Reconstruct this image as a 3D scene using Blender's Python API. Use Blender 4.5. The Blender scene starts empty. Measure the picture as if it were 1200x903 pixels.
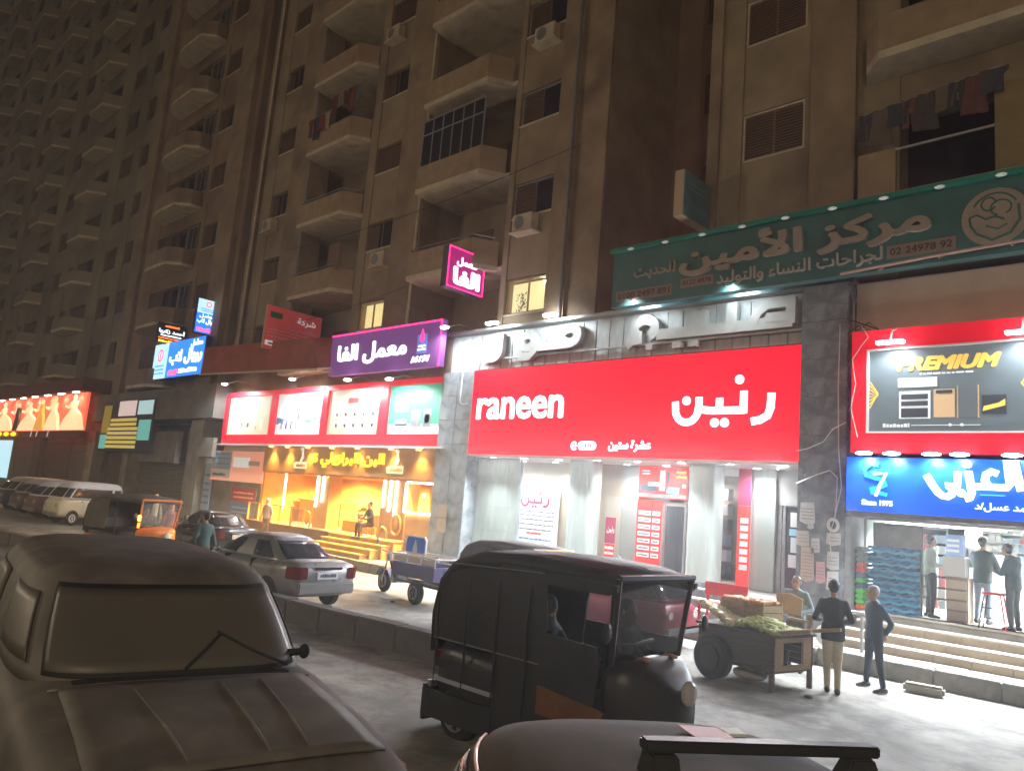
import bpy, bmesh, math, random
from mathutils import Vector, Matrix
R = math.radians
random.seed(7)
S = bpy.context.scene
C = S.collection
# ------------------------------------------------------------------ camera
cd = bpy.data.cameras.new('camera'); cam = bpy.data.objects.new('camera', cd); C.objects.link(cam)
cam.matrix_world = Matrix(((0.72520909, 0.04495743, 0.68705939, 0),
                           (0.68356769, -0.16658275, -0.71062325, 0),
                           (0.08250444, 0.98500204, -0.15153878, 2.5), (0, 0, 0, 1)))
cd.sensor_width = 36; cd.lens = 27; cd.clip_end = 2000; cd.clip_start = 0.05
S.camera = cam
# ------------------------------------------------------------------ world and light: night
W = bpy.data.worlds.new('World'); S.world = W; W.use_nodes = True
bg = W.node_tree.nodes['Background']
bg.inputs[0].default_value = (0.86, 0.92, 1.0, 1); bg.inputs[1].default_value = 0.0098
sun = bpy.data.lights.new('sodium_glow', 'SUN'); sun.energy = 0.2; sun.angle = R(60); sun.color = (1.0, 0.66, 0.40)
so = bpy.data.objects.new('sodium_glow', sun); C.objects.link(so)
so.rotation_euler = Vector((-0.42, 0.85, -0.30)).to_track_quat('-Z', 'Y').to_euler()
S.view_settings.view_transform = 'Standard'; S.view_settings.look = 'None'
S.view_settings.exposure = 0.95; S.view_settings.gamma = 1
S.cycles.use_denoising = True
S.cycles.max_bounces = 6; S.cycles.diffuse_bounces = 3; S.cycles.glossy_bounces = 3; S.cycles.transmission_bounces = 4
S.cycles.transparent_max_bounces = 8; S.cycles.sample_clamp_indirect = 4; S.cycles.caustics_reflective = False

# ------------------------------------------------------------------ materials
MATS = {}
def mat(name, col, rough=.6, metal=0, emit=0, ecol=None, var=0, scale=3, bump=0, alpha=1, trans=0, dirt=None, spec=None, stretch=None):
    if name in MATS: return MATS[name]
    m = bpy.data.materials.new(name); m.use_nodes = True
    nt = m.node_tree; b = nt.nodes['Principled BSDF']
    b.inputs['Base Color'].default_value = (*col, 1); b.inputs['Roughness'].default_value = rough
    b.inputs['Metallic'].default_value = metal
    if spec is not None: b.inputs['Specular IOR Level'].default_value = spec
    if alpha < 1: b.inputs['Alpha'].default_value = alpha
    if trans: b.inputs['Transmission Weight'].default_value = trans
    if emit:
        b.inputs['Emission Color'].default_value = (*(ecol or col), 1); b.inputs['Emission Strength'].default_value = emit
    if var or bump or dirt:
        tc = nt.nodes.new('ShaderNodeTexCoord'); mp = nt.nodes.new('ShaderNodeMapping')
        nt.links.new(tc.outputs['Object'], mp.inputs[0])
        if stretch: mp.inputs['Scale'].default_value = stretch
        n = nt.nodes.new('ShaderNodeTexNoise'); n.inputs['Scale'].default_value = scale; n.inputs['Detail'].default_value = 7
        n.inputs['Roughness'].default_value = .62
        nt.links.new(mp.outputs[0], n.inputs['Vector'])
        src = None
        if var:
            mr = nt.nodes.new('ShaderNodeMapRange'); mr.inputs[1].default_value = .3; mr.inputs[2].default_value = .7
            mr.inputs[3].default_value = 1 - var; mr.inputs[4].default_value = 1 + var
            nt.links.new(n.outputs['Fac'], mr.inputs[0])
            mx = nt.nodes.new('ShaderNodeMix'); mx.data_type = 'RGBA'; mx.blend_type = 'MULTIPLY'; mx.inputs[0].default_value = 1
            mx.inputs[6].default_value = (*col, 1); nt.links.new(mr.outputs[0], mx.inputs[7]); src = mx.outputs[2]
        if dirt:
            n2 = nt.nodes.new('ShaderNodeTexNoise'); n2.inputs['Scale'].default_value = dirt[1]; n2.inputs['Detail'].default_value = 9
            nt.links.new(mp.outputs[0], n2.inputs['Vector'])
            r2 = nt.nodes.new('ShaderNodeMapRange'); r2.inputs[1].default_value = .47; r2.inputs[2].default_value = .72
            nt.links.new(n2.outputs['Fac'], r2.inputs[0])
            m2 = nt.nodes.new('ShaderNodeMix'); m2.data_type = 'RGBA'; nt.links.new(r2.outputs[0], m2.inputs[0])
            if src: nt.links.new(src, m2.inputs[6])
            else: m2.inputs[6].default_value = (*col, 1)
            m2.inputs[7].default_value = (*dirt[0], 1); src = m2.outputs[2]
        if src: nt.links.new(src, b.inputs['Base Color'])
        if bump:
            bp = nt.nodes.new('ShaderNodeBump'); bp.inputs['Strength'].default_value = bump; bp.inputs['Distance'].default_value = .02
            nt.links.new(n.outputs['Fac'], bp.inputs['Height']); nt.links.new(bp.outputs[0], b.inputs['Normal'])
        if var and rough < .9:
            r3 = nt.nodes.new('ShaderNodeMapRange'); r3.inputs[3].default_value = max(.02, rough - .12); r3.inputs[4].default_value = min(1, rough + .15)
            nt.links.new(n.outputs['Fac'], r3.inputs[0]); nt.links.new(r3.outputs[0], b.inputs['Roughness'])
    MATS[name] = m; return m
def glow(name, col, s): return mat(name, col, .5, emit=s, ecol=col)

asphalt = mat('asphalt', (.28, .27, .245), .8, var=.25, scale=2.2, bump=.4, dirt=((.42, .40, .36), .5))
# oil stains, fine cracks and patched squares on the asphalt
nt_ = asphalt.node_tree; pb = nt_.nodes['Principled BSDF']; src_ = pb.inputs['Base Color'].links[0].from_socket
tc_ = nt_.nodes.new('ShaderNodeTexCoord'); vo = nt_.nodes.new('ShaderNodeTexVoronoi'); vo.feature = 'DISTANCE_TO_EDGE'; vo.inputs['Scale'].default_value = .55
wn = nt_.nodes.new('ShaderNodeTexNoise'); wn.inputs['Scale'].default_value = 1.3; wn.inputs['Detail'].default_value = 6; nt_.links.new(tc_.outputs['Object'], wn.inputs['Vector'])
ad = nt_.nodes.new('ShaderNodeVectorMath'); ad.operation = 'ADD'; nt_.links.new(tc_.outputs['Object'], ad.inputs[0]); nt_.links.new(wn.outputs['Color'], ad.inputs[1]); nt_.links.new(ad.outputs[0], vo.inputs['Vector'])
cr_ = nt_.nodes.new('ShaderNodeMapRange'); cr_.inputs[1].default_value = 0; cr_.inputs[2].default_value = .02; cr_.inputs[3].default_value = .80; cr_.inputs[4].default_value = 1; nt_.links.new(vo.outputs['Distance'], cr_.inputs[0])
n3 = nt_.nodes.new('ShaderNodeTexNoise'); n3.inputs['Scale'].default_value = .9; n3.inputs['Detail'].default_value = 8; n3.inputs['Roughness'].default_value = .7; nt_.links.new(tc_.outputs['Object'], n3.inputs['Vector'])
r3_ = nt_.nodes.new('ShaderNodeMapRange'); r3_.inputs[1].default_value = .42; r3_.inputs[2].default_value = .56; r3_.inputs[3].default_value = .55; r3_.inputs[4].default_value = 1; nt_.links.new(n3.outputs['Fac'], r3_.inputs[0])
mu = nt_.nodes.new('ShaderNodeMath'); mu.operation = 'MULTIPLY'; nt_.links.new(cr_.outputs[0], mu.inputs[0]); nt_.links.new(r3_.outputs[0], mu.inputs[1])
mm_ = nt_.nodes.new('ShaderNodeMix'); mm_.data_type = 'RGBA'; mm_.blend_type = 'MULTIPLY'; mm_.inputs[0].default_value = 1; nt_.links.new(src_, mm_.inputs[6]); nt_.links.new(mu.outputs[0], mm_.inputs[7]); nt_.links.new(mm_.outputs[2], pb.inputs['Base Color'])
terrace = mat('dusty_verge', (.10, .085, .07), .95, var=.35, scale=5, bump=.5)
stone = mat('kerb_stone', (.24, .225, .20), .85, var=.3, scale=5, bump=.4, dirt=((.13, .12, .10), 2))
paving = mat('paving', (.30, .275, .235), .8, var=.25, scale=4, bump=.3, dirt=((.18, .16, .13), 1.5))
plaster = mat('tower_plaster', (.30, .245, .165), .9, var=.22, scale=.9, bump=.3, dirt=((.19, .14, .105), .5))
plaster2 = mat('tower_plaster_worn', (.28, .215, .145), .9, var=.25, scale=1.1, bump=.3, dirt=((.16, .12, .09), .7))
plaster3 = mat('far_plaster', (.24, .215, .15), .9, var=.3, scale=.5, bump=.2, dirt=((.12, .125, .10), .22))
plaster4 = mat('brown_plaster', (.25, .185, .125), .9, var=.25, scale=.7, bump=.2, dirt=((.15, .10, .075), .4))
cream = mat('balcony_paint', (.34, .255, .17), .85, var=.2, scale=1.5, bump=.2, dirt=((.26, .18, .11), 1.2))
slabwhite = mat('slab_paint', (.56, .50, .38), .8, var=.15, scale=2, dirt=((.40, .33, .25), 1.5))
darkhole = mat('room_shade', (.06, .045, .038), .9)  # shade of unlit rooms put into the sheet colour
shutterm = mat('wood_shutter', (.16, .105, .075), .7, var=.3, scale=6, stretch=(1, 1, 8))
darkglass = mat('dark_glass', (.02, .022, .025), .12, spec=.6)
alum = mat('aluminium', (.52, .53, .54), .35, metal=.7, var=.1, scale=5)
steel = mat('grey_steel', (.30, .31, .32), .45, metal=.6, var=.2, scale=8)
marble = mat('grey_marble', (.30, .335, .36), .28, var=.3, scale=2.2, dirt=((.42, .46, .47), 3))
marbled = mat('dark_marble', (.19, .21, .24), .25, var=.35, scale=3, dirt=((.28, .31, .34), 4))
greenst = mat('green_stone', (.42, .49, .46), .25, var=.07, scale=1.2, stretch=(3, 3, .6))
claddm = mat('cladding', (.50, .55, .56), .45, metal=.1, var=.25, scale=4, stretch=(1, 1, .4))
white = mat('white_paint', (.80, .80, .78), .5, var=.08, scale=4)
whiteplastic = mat('white_plastic', (.78, .78, .76), .4)
beige = mat('beige_wall', (.52, .44, .33), .7, var=.1, scale=2)
shopgrey = mat('shop_grey', (.40, .41, .38), .6, var=.1, scale=2)
black = mat('black_rubber', (.018, .018, .018), .75, var=.3, scale=14)
blackm = mat('black_metal', (.03, .03, .033), .4, metal=.2, var=.2, scale=6)
chrome = mat('chrome', (.7, .7, .7), .12, metal=1)
redem = glow('red_sign', (.95, .0, .020), .66)
whiteem = glow('white_letters', (.86, .96, 1.0), 1.35)
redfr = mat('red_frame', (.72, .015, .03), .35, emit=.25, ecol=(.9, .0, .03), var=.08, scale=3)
redp = mat('red_paint', (.55, .02, .025), .4, var=.15, scale=5)
yelem = glow('yellow_letters', (1.0, .66, .02), 1.0)
lampw = mat('lamp_white', (1, 1, 1), .5, emit=14, ecol=(.93, .97, 1))
lampo = mat('lamp_warm', (1, .8, .4), .5, emit=12, ecol=(1, .66, .22))
wood = mat('old_wood', (.075, .055, .042), .8, var=.35, scale=5, bump=.4, stretch=(1, 1, 6))
woodl = mat('light_wood', (.34, .24, .14), .75, var=.3, scale=6, stretch=(1, 6, 6))
green = mat('leaf_green', (.07, .16, .03), .7, var=.4, scale=9)
skin = mat('skin', (.40, .235, .16), .55, var=.06, scale=20)
hairm = mat('hair_black', (.018, .015, .013), .6)
hairg = mat('hair_grey', (.34, .32, .30), .7)

# ------------------------------------------------------------------ mesh helpers
class Fr:
    def __init__(s, o, u, v): s.o = Vector(o); s.u = Vector(u); s.v = Vector(v); s.n = s.u.cross(s.v)
    def p(s, a, b, c=0): return s.o + s.u * a + s.v * b + s.n * c
def FY(y): return Fr((0, y, 0), (1, 0, 0), (0, 0, 1))      # faces the street (-Y); a = x, b = z
def FX(x): return Fr((x, 0, 0), (0, 1, 0), (0, 0, 1))      # faces +X; a = y, b = z
ID = Fr((0, 0, 0), (1, 0, 0), (0, 1, 0))
class MB:
    def __init__(s): s.v = []; s.f = []
    def box(s, x0, x1, y0, y1, z0, z1, fr=ID):
        n = len(s.v)
        for z in (z0, z1):
            for x, y in ((x0, y0), (x1, y0), (x1, y1), (x0, y1)): s.v.append(fr.p(x, y, z))
        for q in ((0, 3, 2, 1), (4, 5, 6, 7), (0, 1, 5, 4), (1, 2, 6, 5), (2, 3, 7, 6), (3, 0, 4, 7)): s.f.append([n + i for i in q])
        return s
    def hexa(s, pts):          # eight corners, bottom four then top four
        n = len(s.v); s.v += [Vector(p) for p in pts]
        for q in ((0, 3, 2, 1), (4, 5, 6, 7), (0, 1, 5, 4), (1, 2, 6, 5), (2, 3, 7, 6), (3, 0, 4, 7)): s.f.append([n + i for i in q])
        return s
    def quad(s, *p):
        n = len(s.v); s.v += [Vector(q) for q in p]; s.f.append(list(range(n, n + len(p)))); return s
    def prism(s, pts, fr, c0, c1):   # polygon in frame (a,b), thickness c0..c1
        n = len(s.v); k = len(pts)
        for c in (c0, c1):
            for a, b in pts: s.v.append(fr.p(a, b, c))
        s.f.append([n + i for i in reversed(range(k))]); s.f.append([n + k + i for i in range(k)])
        for i in range(k):
            j = (i + 1) % k; s.f.append([n + i, n + j, n + k + j, n + k + i])
        return s
    def tube(s, pts, r, seg=8):
        pts = [Vector(p) for p in pts]; rings = []
        for i, p in enumerate(pts):
            d = (pts[min(i + 1, len(pts) - 1)] - pts[max(i - 1, 0)]).normalized()
            a = d.orthogonal().normalized() if not rings else (pa - d * pa.dot(d)).normalized()
            pa = a; b = d.cross(a); rr = r[i] if isinstance(r, (list, tuple)) else r
            rings.append([p + (a * math.cos(t) + b * math.sin(t)) * rr for t in [2 * math.pi * k / seg for k in range(seg)]])
        return s.loft(rings)
    def loft(s, rings, cap=True, closed=True):
        n = len(s.v); k = len(rings[0])
        for r in rings: s.v += [Vector(p) for p in r]
        for i in range(len(rings) - 1):
            for j in range(k if closed else k - 1):
                jj = (j + 1) % k; s.f.append([n + i * k + j, n + i * k + jj, n + (i + 1) * k + jj, n + (i + 1) * k + j])
        if cap:
            s.f.append([n + j for j in reversed(range(k))]); s.f.append([n + (len(rings) - 1) * k + j for j in range(k)])
        return s
    def ball(s, c, r, nu=10, nv=7):
        r = r if isinstance(r, (list, tuple)) else (r, r, r); rings = []
        for i in range(nv + 1):
            t = math.pi * (i + .001) / (nv + .002)
            rings.append([(c[0] + r[0] * math.sin(t) * math.cos(2 * math.pi * j / nu), c[1] + r[1] * math.sin(t) * math.sin(2 * math.pi * j / nu), c[2] - r[2] * math.cos(t)) for j in range(nu)])
        return s.loft(rings)
    def disc(s, c, axis, r, h, seg=16):
        c = Vector(c); a = Vector(axis).normalized() * h / 2
        return s.tube([c - a, c + a], r, seg)
    def build(s, name, m, parent=None, smooth=False, bevel=0, sub=0):
        me = bpy.data.meshes.new(name); me.from_pydata([tuple(v) for v in s.v], [], s.f); me.update()
        bm = bmesh.new(); bm.from_mesh(me)
        if bevel: bmesh.ops.bevel(bm, geom=bm.edges[:], offset=bevel, segments=2, affect='EDGES', clamp_overlap=True)
        bmesh.ops.recalc_face_normals(bm, faces=bm.faces); bm.to_mesh(me); bm.free()
        if smooth:
            for p in me.polygons: p.use_smooth = True
        if m: me.materials.append(m)
        o = bpy.data.objects.new(name, me); C.objects.link(o)
        if parent: o.parent = parent
        if sub:
            md = o.modifiers.new('subsurf', 'SUBSURF'); md.levels = sub; md.render_levels = sub
        return o
def tag(o, label=None, cat=None, group=None, kind=None):
    if label: o['label'] = label
    if cat: o['category'] = cat
    if group: o['group'] = group
    if kind: o['kind'] = kind
    return o
def thing(name, label, cat, loc=(0, 0, 0), rz=0, group=None, kind=None):
    o = bpy.data.objects.new(name, None); C.objects.link(o); o.empty_display_size = .1
    o.location = loc; o.rotation_euler = (0, 0, rz); tag(o, label, cat, group, kind); return o
def kids(o): return list(o.children)
def copy_tree(o, loc=None, rz=None, label=None, parent=None):
    ch = kids(o); c = o.copy(); C.objects.link(c)
    if parent: c.parent = parent
    if loc is not None: c.location = loc
    if rz is not None: c.rotation_euler = (0, 0, rz)
    if label: c['label'] = label
    for k in ch: copy_tree(k, parent=c)
    return c
def share(o, loc, parent=None, name=None):      # copy of one piece, sharing its mesh
    c = o.copy(); C.objects.link(c); c.location = loc
    if parent: c.parent = parent
    return c
def bx(name, m, parent, *a, fr=ID, bevel=0, **k): return MB().box(*a, fr=fr).build(name, m, parent, bevel=bevel, **k)

# ------------------------------------------------------------------ lettering
AR = {'ا': (0xFE8D, 0xFE8E), 'أ': (0xFE83, 0xFE84), 'ب': (0xFE8F, 0xFE90, 0xFE91, 0xFE92), 'ت': (0xFE95, 0xFE96, 0xFE97, 0xFE98), 'ث': (0xFE99, 0xFE9A, 0xFE9B, 0xFE9C),
      'ة': (0xFE93, 0xFE94), 'ج': (0xFE9D, 0xFE9E, 0xFE9F, 0xFEA0), 'ح': (0xFEA1, 0xFEA2, 0xFEA3, 0xFEA4), 'خ': (0xFEA5, 0xFEA6, 0xFEA7, 0xFEA8),
      'د': (0xFEA9, 0xFEAA), 'ر': (0xFEAD, 0xFEAE), 'ز': (0xFEAF, 0xFEB0), 'س': (0xFEB1, 0xFEB2, 0xFEB3, 0xFEB4), 'ش': (0xFEB5, 0xFEB6, 0xFEB7, 0xFEB8),
      'ع': (0xFEC9, 0xFECA, 0xFECB, 0xFECC), 'ف': (0xFED1, 0xFED2, 0xFED3, 0xFED4), 'ك': (0xFED9, 0xFEDA, 0xFEDB, 0xFEDC), 'ل': (0xFEDD, 0xFEDE, 0xFEDF, 0xFEE0),
      'م': (0xFEE1, 0xFEE2, 0xFEE3, 0xFEE4), 'ن': (0xFEE5, 0xFEE6, 0xFEE7, 0xFEE8), 'ه': (0xFEE9, 0xFEEA, 0xFEEB, 0xFEEC), 'و': (0xFEED, 0xFEEE),
      'ى': (0xFEEF, 0xFEF0), 'ي': (0xFEF1, 0xFEF2, 0xFEF3, 0xFEF4), 'ء': (0xFE80,), '\uE000': (0xFEFB, 0xFEFC), '\uE001': (0xFEF7, 0xFEF8)}
def ar(s):
    s = s.replace('لأ', '\uE001').replace('لا', '\uE000'); out = []
    for i, c in enumerate(s):
        if c not in AR: out.append(c); continue
        f = AR[c]
        pj = i > 0 and s[i - 1] in AR and len(AR[s[i - 1]]) == 4
        nj = i + 1 < len(s) and s[i + 1] in AR and len(AR[s[i + 1]]) > 1 and len(f) == 4
        out.append(chr(f[0] if len(f) == 1 else f[(3 if nj else 1) if pj else (2 if nj else 0)]))
    return ''.join(reversed(out))
TEXTS = []
def text(body, fr, a0, a1, b0, b1, c, m, parent, bold=.02, depth=.02, name='lettering', shear=0):
    """letters filling the rectangle a0..a1 x b0..b1 of a frame, standing c in front of it"""
    cu = bpy.data.curves.new(name, 'FONT'); cu.body = body; cu.size = 1; cu.resolution_u = 3; cu.shear = shear
    for k in range(8): cu.materials.append(m)
    for i, cf in enumerate(cu.body_format): cf.material_index = i % 8
    o = bpy.data.objects.new(name, cu); C.objects.link(o); TEXTS.append((o, fr, a0, a1, b0, b1, c, depth, m, parent, name, bold)); return o
def bake_texts():
    bpy.context.view_layer.update(); dg = bpy.context.evaluated_depsgraph_get()
    for o, fr, a0, a1, b0, b1, c, depth, m, parent, name, bold in TEXTS:
        me = bpy.data.meshes.new_from_object(o.evaluated_get(dg)); cu = o.data
        bpy.data.objects.remove(o); bpy.data.curves.remove(cu)
        if not me.vertices: continue
        xs = [v.co.x for v in me.vertices]; ys = [v.co.y for v in me.vertices]
        x0, x1, y0, y1 = min(xs), max(xs), min(ys), max(ys)
        vi = {}
        for p in me.polygons:
            for k in p.vertices: vi[k] = p.material_index
        bm = bmesh.new(); bm.from_mesh(me)
        for v in bm.verts: v.co.z = vi.get(v.index, 0) * .0005
        if bold:        # embolden: the flat letter repeated round a small circle
            base = bm.faces[:]
            for k in range(8):
                r = bmesh.ops.duplicate(bm, geom=base); w = (bold * 1.1) * (1.0 if k % 2 else .95)
                for v in [g for g in r['geom'] if isinstance(g, bmesh.types.BMVert)]: v.co += Vector((w * math.cos(k * math.pi / 4), w * math.sin(k * math.pi / 4), -.00006 * (k + 1)))
            x0 -= bold; x1 += bold; y0 -= bold; y1 += bold
        r = bmesh.ops.extrude_face_region(bm, geom=bm.faces[:])
        for v in [g for g in r['geom'] if isinstance(g, bmesh.types.BMVert)]: v.co.z += depth
        for v in bm.verts:
            v.co = fr.p(a0 + (v.co.x - x0) / max(x1 - x0, 1e-6) * (a1 - a0), b0 + (v.co.y - y0) / max(y1 - y0, 1e-6) * (b1 - b0), c + v.co.z)
        bmesh.ops.recalc_face_normals(bm, faces=bm.faces)
        for f in bm.faces: f.material_index = 0
        bm.to_mesh(me); bm.free(); me.materials.clear(); me.materials.append(m); me.name = name
        n = bpy.data.objects.new(name, me); C.objects.link(n); n.parent = parent
        if parent: n.matrix_parent_inverse = Matrix()
def spot(parent, loc, aim, power, col=(1, 1, 1), angle=110, size=.08, blend=.6):
    power *= LAMP
    l = bpy.data.lights.new('bulb', 'SPOT'); l.energy = power; l.color = col; l.spot_size = R(angle); l.spot_blend = blend; l.shadow_soft_size = size
    o = bpy.data.objects.new('bulb', l); C.objects.link(o); o.location = loc
    o.rotation_euler = (Vector(aim) - Vector(loc)).to_track_quat('-Z', 'Y').to_euler(); o.parent = parent; return o
def area(parent, loc, aim, power, sx, sy, col=(1, 1, 1)):
    l = bpy.data.lights.new('tube_light', 'AREA'); l.energy = power; l.color = col; l.shape = 'RECTANGLE'; l.size = sx; l.size_y = sy
    o = bpy.data.objects.new('tube_light', l); C.objects.link(o); o.location = loc
    o.rotation_euler = (Vector(aim) - Vector(loc)).to_track_quat('-Z', 'Y').to_euler(); o.parent = parent; return o
LAMP = 3.3; SODIUM = 1150
COLD = (.90, .96, 1.0); WARM = (1.0, .58, .15)
WORLD = []
def wthing(name, label, cat, base, group=None, kind=None):
    """a thing whose pieces are written in street coordinates; settled onto its base at the end"""
    o = thing(name, label, cat, (0, 0, 0), 0, group, kind); WORLD.append((o, Vector(base))); return o
def settle():
    for o, b in WORLD:
        o.location = b
        for c in kids(o): c.location = Vector(c.location) - b
PROTO = {}
def place(key, builder, parent, loc):
    if key not in PROTO:
        o = builder(); PROTO[key] = o; o.parent = parent; o.location = loc; return o
    return copy_tree(PROTO[key], loc=loc, parent=parent)

# ================================================================== ground
road = bx('road', asphalt, None, -400, 150, -80, 15.0, -.3, 0); tag(road, kind='structure')
g = bx('far_ground', asphalt, None, -400, 150, 15.0, 400, -.3, -.01); tag(g, kind='structure')
v = MB(); v.hexa([(-60, -40, -.2), (3, -40, -.2), (3, 3.4, -.2), (-60, 3.4, -.2), (-60, -40, .5), (3, -40, .1), (3, 3.3, .1), (-60, 3.3, .5)])
tag(v.build('verge', terrace), kind='structure')
sw = bx('pavement', paving, None, -120, 6, 15.22, 60, .0, .292); tag(sw, kind='structure')
slab = None
for i in range(40):
    for j in range(2):
        x = -29 + i * .86; y = 15.24 + j * .80 + .4
        if x > 4.5: break
        if slab is None: slab = MB().box(-.42, .42, -.39, .39, 0, .03).build('paving_slab', paving, sw, bevel=.006)
        s_ = slab if (i, j) == (0, 0) else share(slab, (0, 0, 0), sw)
        s_.location = (x, y, .275 + random.random() * .006); s_.rotation_euler = (random.uniform(-.006, .006), random.uniform(-.006, .006), 0)
kerb = bx('kerb', stone, None, -120, -27, 15.0, 15.22, -.1, .31); tag(kerb, kind='structure')
ks = None
for i in range(33):
    x = -27 + i + .5
    if ks is None: ks = MB().box(-.49, .49, 0, .22, -.1, .305).build('kerb_stone', stone, kerb, bevel=.015); o = ks
    else: o = share(ks, (0, 0, 0), kerb)
    o.location = (x, 15.0 + random.uniform(-.012, .012), random.uniform(-.01, .01)); o.rotation_euler = (0, 0, random.uniform(-.006, .006))
# median of precast blocks, running slightly askew to the facades
med = thing('median_barrier', 'low concrete median of kerb blocks dividing the road behind the parked car', 'median', (-30, 6.6, 0), R(4.6))
o = medm = mat('median_concrete', (.12, .11, .10), .9, var=.3, scale=4, bump=.4, dirt=((.07, .065, .06), 2)); MB().box(0, 24, .03, .26, -.1, .35).build('core', medm, med)  # shade of the unlit street faces put into the concrete colour
mb_ = None
for i in range(24):
    if mb_ is None: mb_ = MB().box(-.496, .496, -.01, .30, -.05, .40).build('kerb_block', medm, med, bevel=.02); o = mb_
    else: o = share(mb_, (0, 0, 0), med)
    o.location = (i + .5, random.uniform(-.012, .012), random.uniform(-.012, .012)); o.rotation_euler = (0, 0, random.uniform(-.008, .008))
# litter on the road
for i, (x, y) in enumerate(((-14.6, 11.7), (-5.2, 12.3), (-4.9, 12.0), (-12.4, 11.2))):
    o = MB().ball((0, 0, .02), (.07, .05, .03), 7, 4).build('crumpled_litter', white if i % 2 else wood); o.location = (x, y, .0)
    tag(o, ('brown crumpled scrap lying on the road between the saloon and the cargo tricycle', 'pale crumpled scrap on the road under the cart handles', 'brown crumpled scrap on the road just in front of the cart leg', 'pale crumpled scrap on the road beside the black tuk-tuk')[i], 'litter', 'scraps of litter on the road')

# sodium street lamps on the near side of the road, behind the photographer
for i, x in enumerate((-52, -24, 6)):
    sl_ = thing('street_lamp', ['sodium street lamp across the road from the dress billboard', 'sodium street lamp across the road from the orange coffee shop', 'sodium street lamp across the road from the pharmacy'][i], 'street lamp', (x, -8, 0), 0, 'street lamps on the near side')
    MB().tube([(0, 0, 0), (0, 0, 7.2)], [.09, .05], 8).build('pole', steel, sl_); MB().tube([(0, 0, 7.2), (0, .6, 7.6), (0, 1.6, 7.7)], .035, 8).build('arm', steel, sl_)
    MB().ball((0, 1.7, 7.62), (.16, .32, .09), 12, 6).build('lantern', mat('sodium_lens', (1, .7, .35), .5, emit=6, ecol=(1, .58, .25)), sl_)
    l = bpy.data.lights.new('sodium_bulb', 'POINT'); l.energy = SODIUM; l.color = (1, .81, .56); l.shadow_soft_size = .25
    o = bpy.data.objects.new('sodium_bulb', l); C.objects.link(o); o.parent = sl_; o.location = (0, 1.7, 7.2)

# ================================================================== window and balcony units (built once, shared)
def win_unit(w, h, shut=0.5, frame=alum, lit=None, depth=.16, sill=True):
    def f():
        m = MB(); t = .05
        m.box(-w/2, w/2, -.02, depth, h - t, h); m.box(-w/2, w/2, -.02, depth, 0, t); m.box(-w/2, -w/2 + t, -.02, depth, t, h - t); m.box(w/2 - t, w/2, -.02, depth, t, h - t)
        m.box(-.025, .025, .03, .08, t, h - t)
        fr = m.build('window', frame)
        for s in (-1, 1):
            MB().box(min(s * .026, s * (w/2 - t)), max(s * .026, s * (w/2 - t)), .055, .065, t, h - t).build('pane', lit or darkglass, fr)
        if shut:
            n = MB(); k = int((h - 2 * t) / .075); x0, x1 = -w/2 + t, -w/2 + t + (w - 2 * t) * shut
            for i in range(k):
                z = t + i * .075; n.hexa([(x0, .0, z), (x1, .0, z), (x1, .02, z), (x0, .02, z), (x0, .02, z + .06), (x1, .02, z + .06), (x1, .045, z + .06), (x0, .045, z + .06)])
            n.build('shutter', shutterm, fr)
        if sill: MB().box(-w/2 - .08, w/2 + .08, -.10, .02, -.07, -.002).build('sill', slabwhite, fr)
        return fr
    return f
def balcony_unit(w, d, kind=0, par=cream, ch=.45, h=1.0):
    """slab with chamfered corners reaching d out of the wall, parapet on it; local y=0 is the wall, -y the street"""
    def f():
        out = [(-w/2, 0), (-w/2 + ch * .4, -d), (w/2 - ch, -d), (w/2, 0)]
        sl = MB().prism([(a, b) for a, b in out], ID, 0, .16).build('balcony', slabwhite)
        inn = [(-w/2 + .11, 0), (-w/2 + ch * .4 + .10, -d + .11), (w/2 - ch - .06, -d + .11), (w/2 - .12, 0)]
        m = MB(); n = len(m.v)
        for i in range(3):
            a0, a1, b0, b1 = out[i], out[i + 1], inn[i], inn[i + 1]
            m.hexa([(*a0, .163), (*a1, .163), (*b1, .163), (*b0, .163), (*a0, h), (*a1, h), (*b1, h), (*b0, h)])
        m.build('parapet', par, sl)
        rail = [(out[0][0] + .05, -.03, h + .14), (out[1][0] + .05, out[1][1] + .05, h + .14), (out[2][0] - .03, out[2][1] + .05, h + .14), (out[3][0] - .06, -.03, h + .14)]
        if kind == 1: MB().tube(rail, .022, 6).build('handrail', steel, sl)
        if kind == 2:   # glazed-in
            g_ = MB(); z0, z1 = h + .02, 2.75
            for k in range(7):
                x = -w/2 + .25 + (w - .75) * k / 6; g_.box(x - .022, x + .022, -d + .05, -d + .10, z0, z1)
            g_.box(-w/2 + .2, w/2 - ch, -d + .045, -d + .105, z1, z1 + .07); g_.box(-w/2 + .2, w/2 - ch, -d + .045, -d + .105, z1 - .55, z1 - .5)
            g_.build('glazing_frame', alum, sl)
            for k in range(6):
                x = -w/2 + .25 + (w - .75) * k / 6
                MB().box(x + .024, x + (w - .75) / 6 - .024, -d + .07, -d + .078, z0, z1).build('pane', darkglass, sl)
        return sl
    return f
def ac_unit(): 
    m = MB().box(-.42, .42, -.38, -.03, 0, .56).build('air_conditioner', slabwhite, bevel=.015)
    MB().disc((-.12, -.385, .28), (0, 1, 0), .22, .02, 14).build('fan_grille', steel, m)
    MB().box(-.5, .5, -.42, 0, -.05, -.003).build('bracket', slabwhite, m); return m

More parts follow.
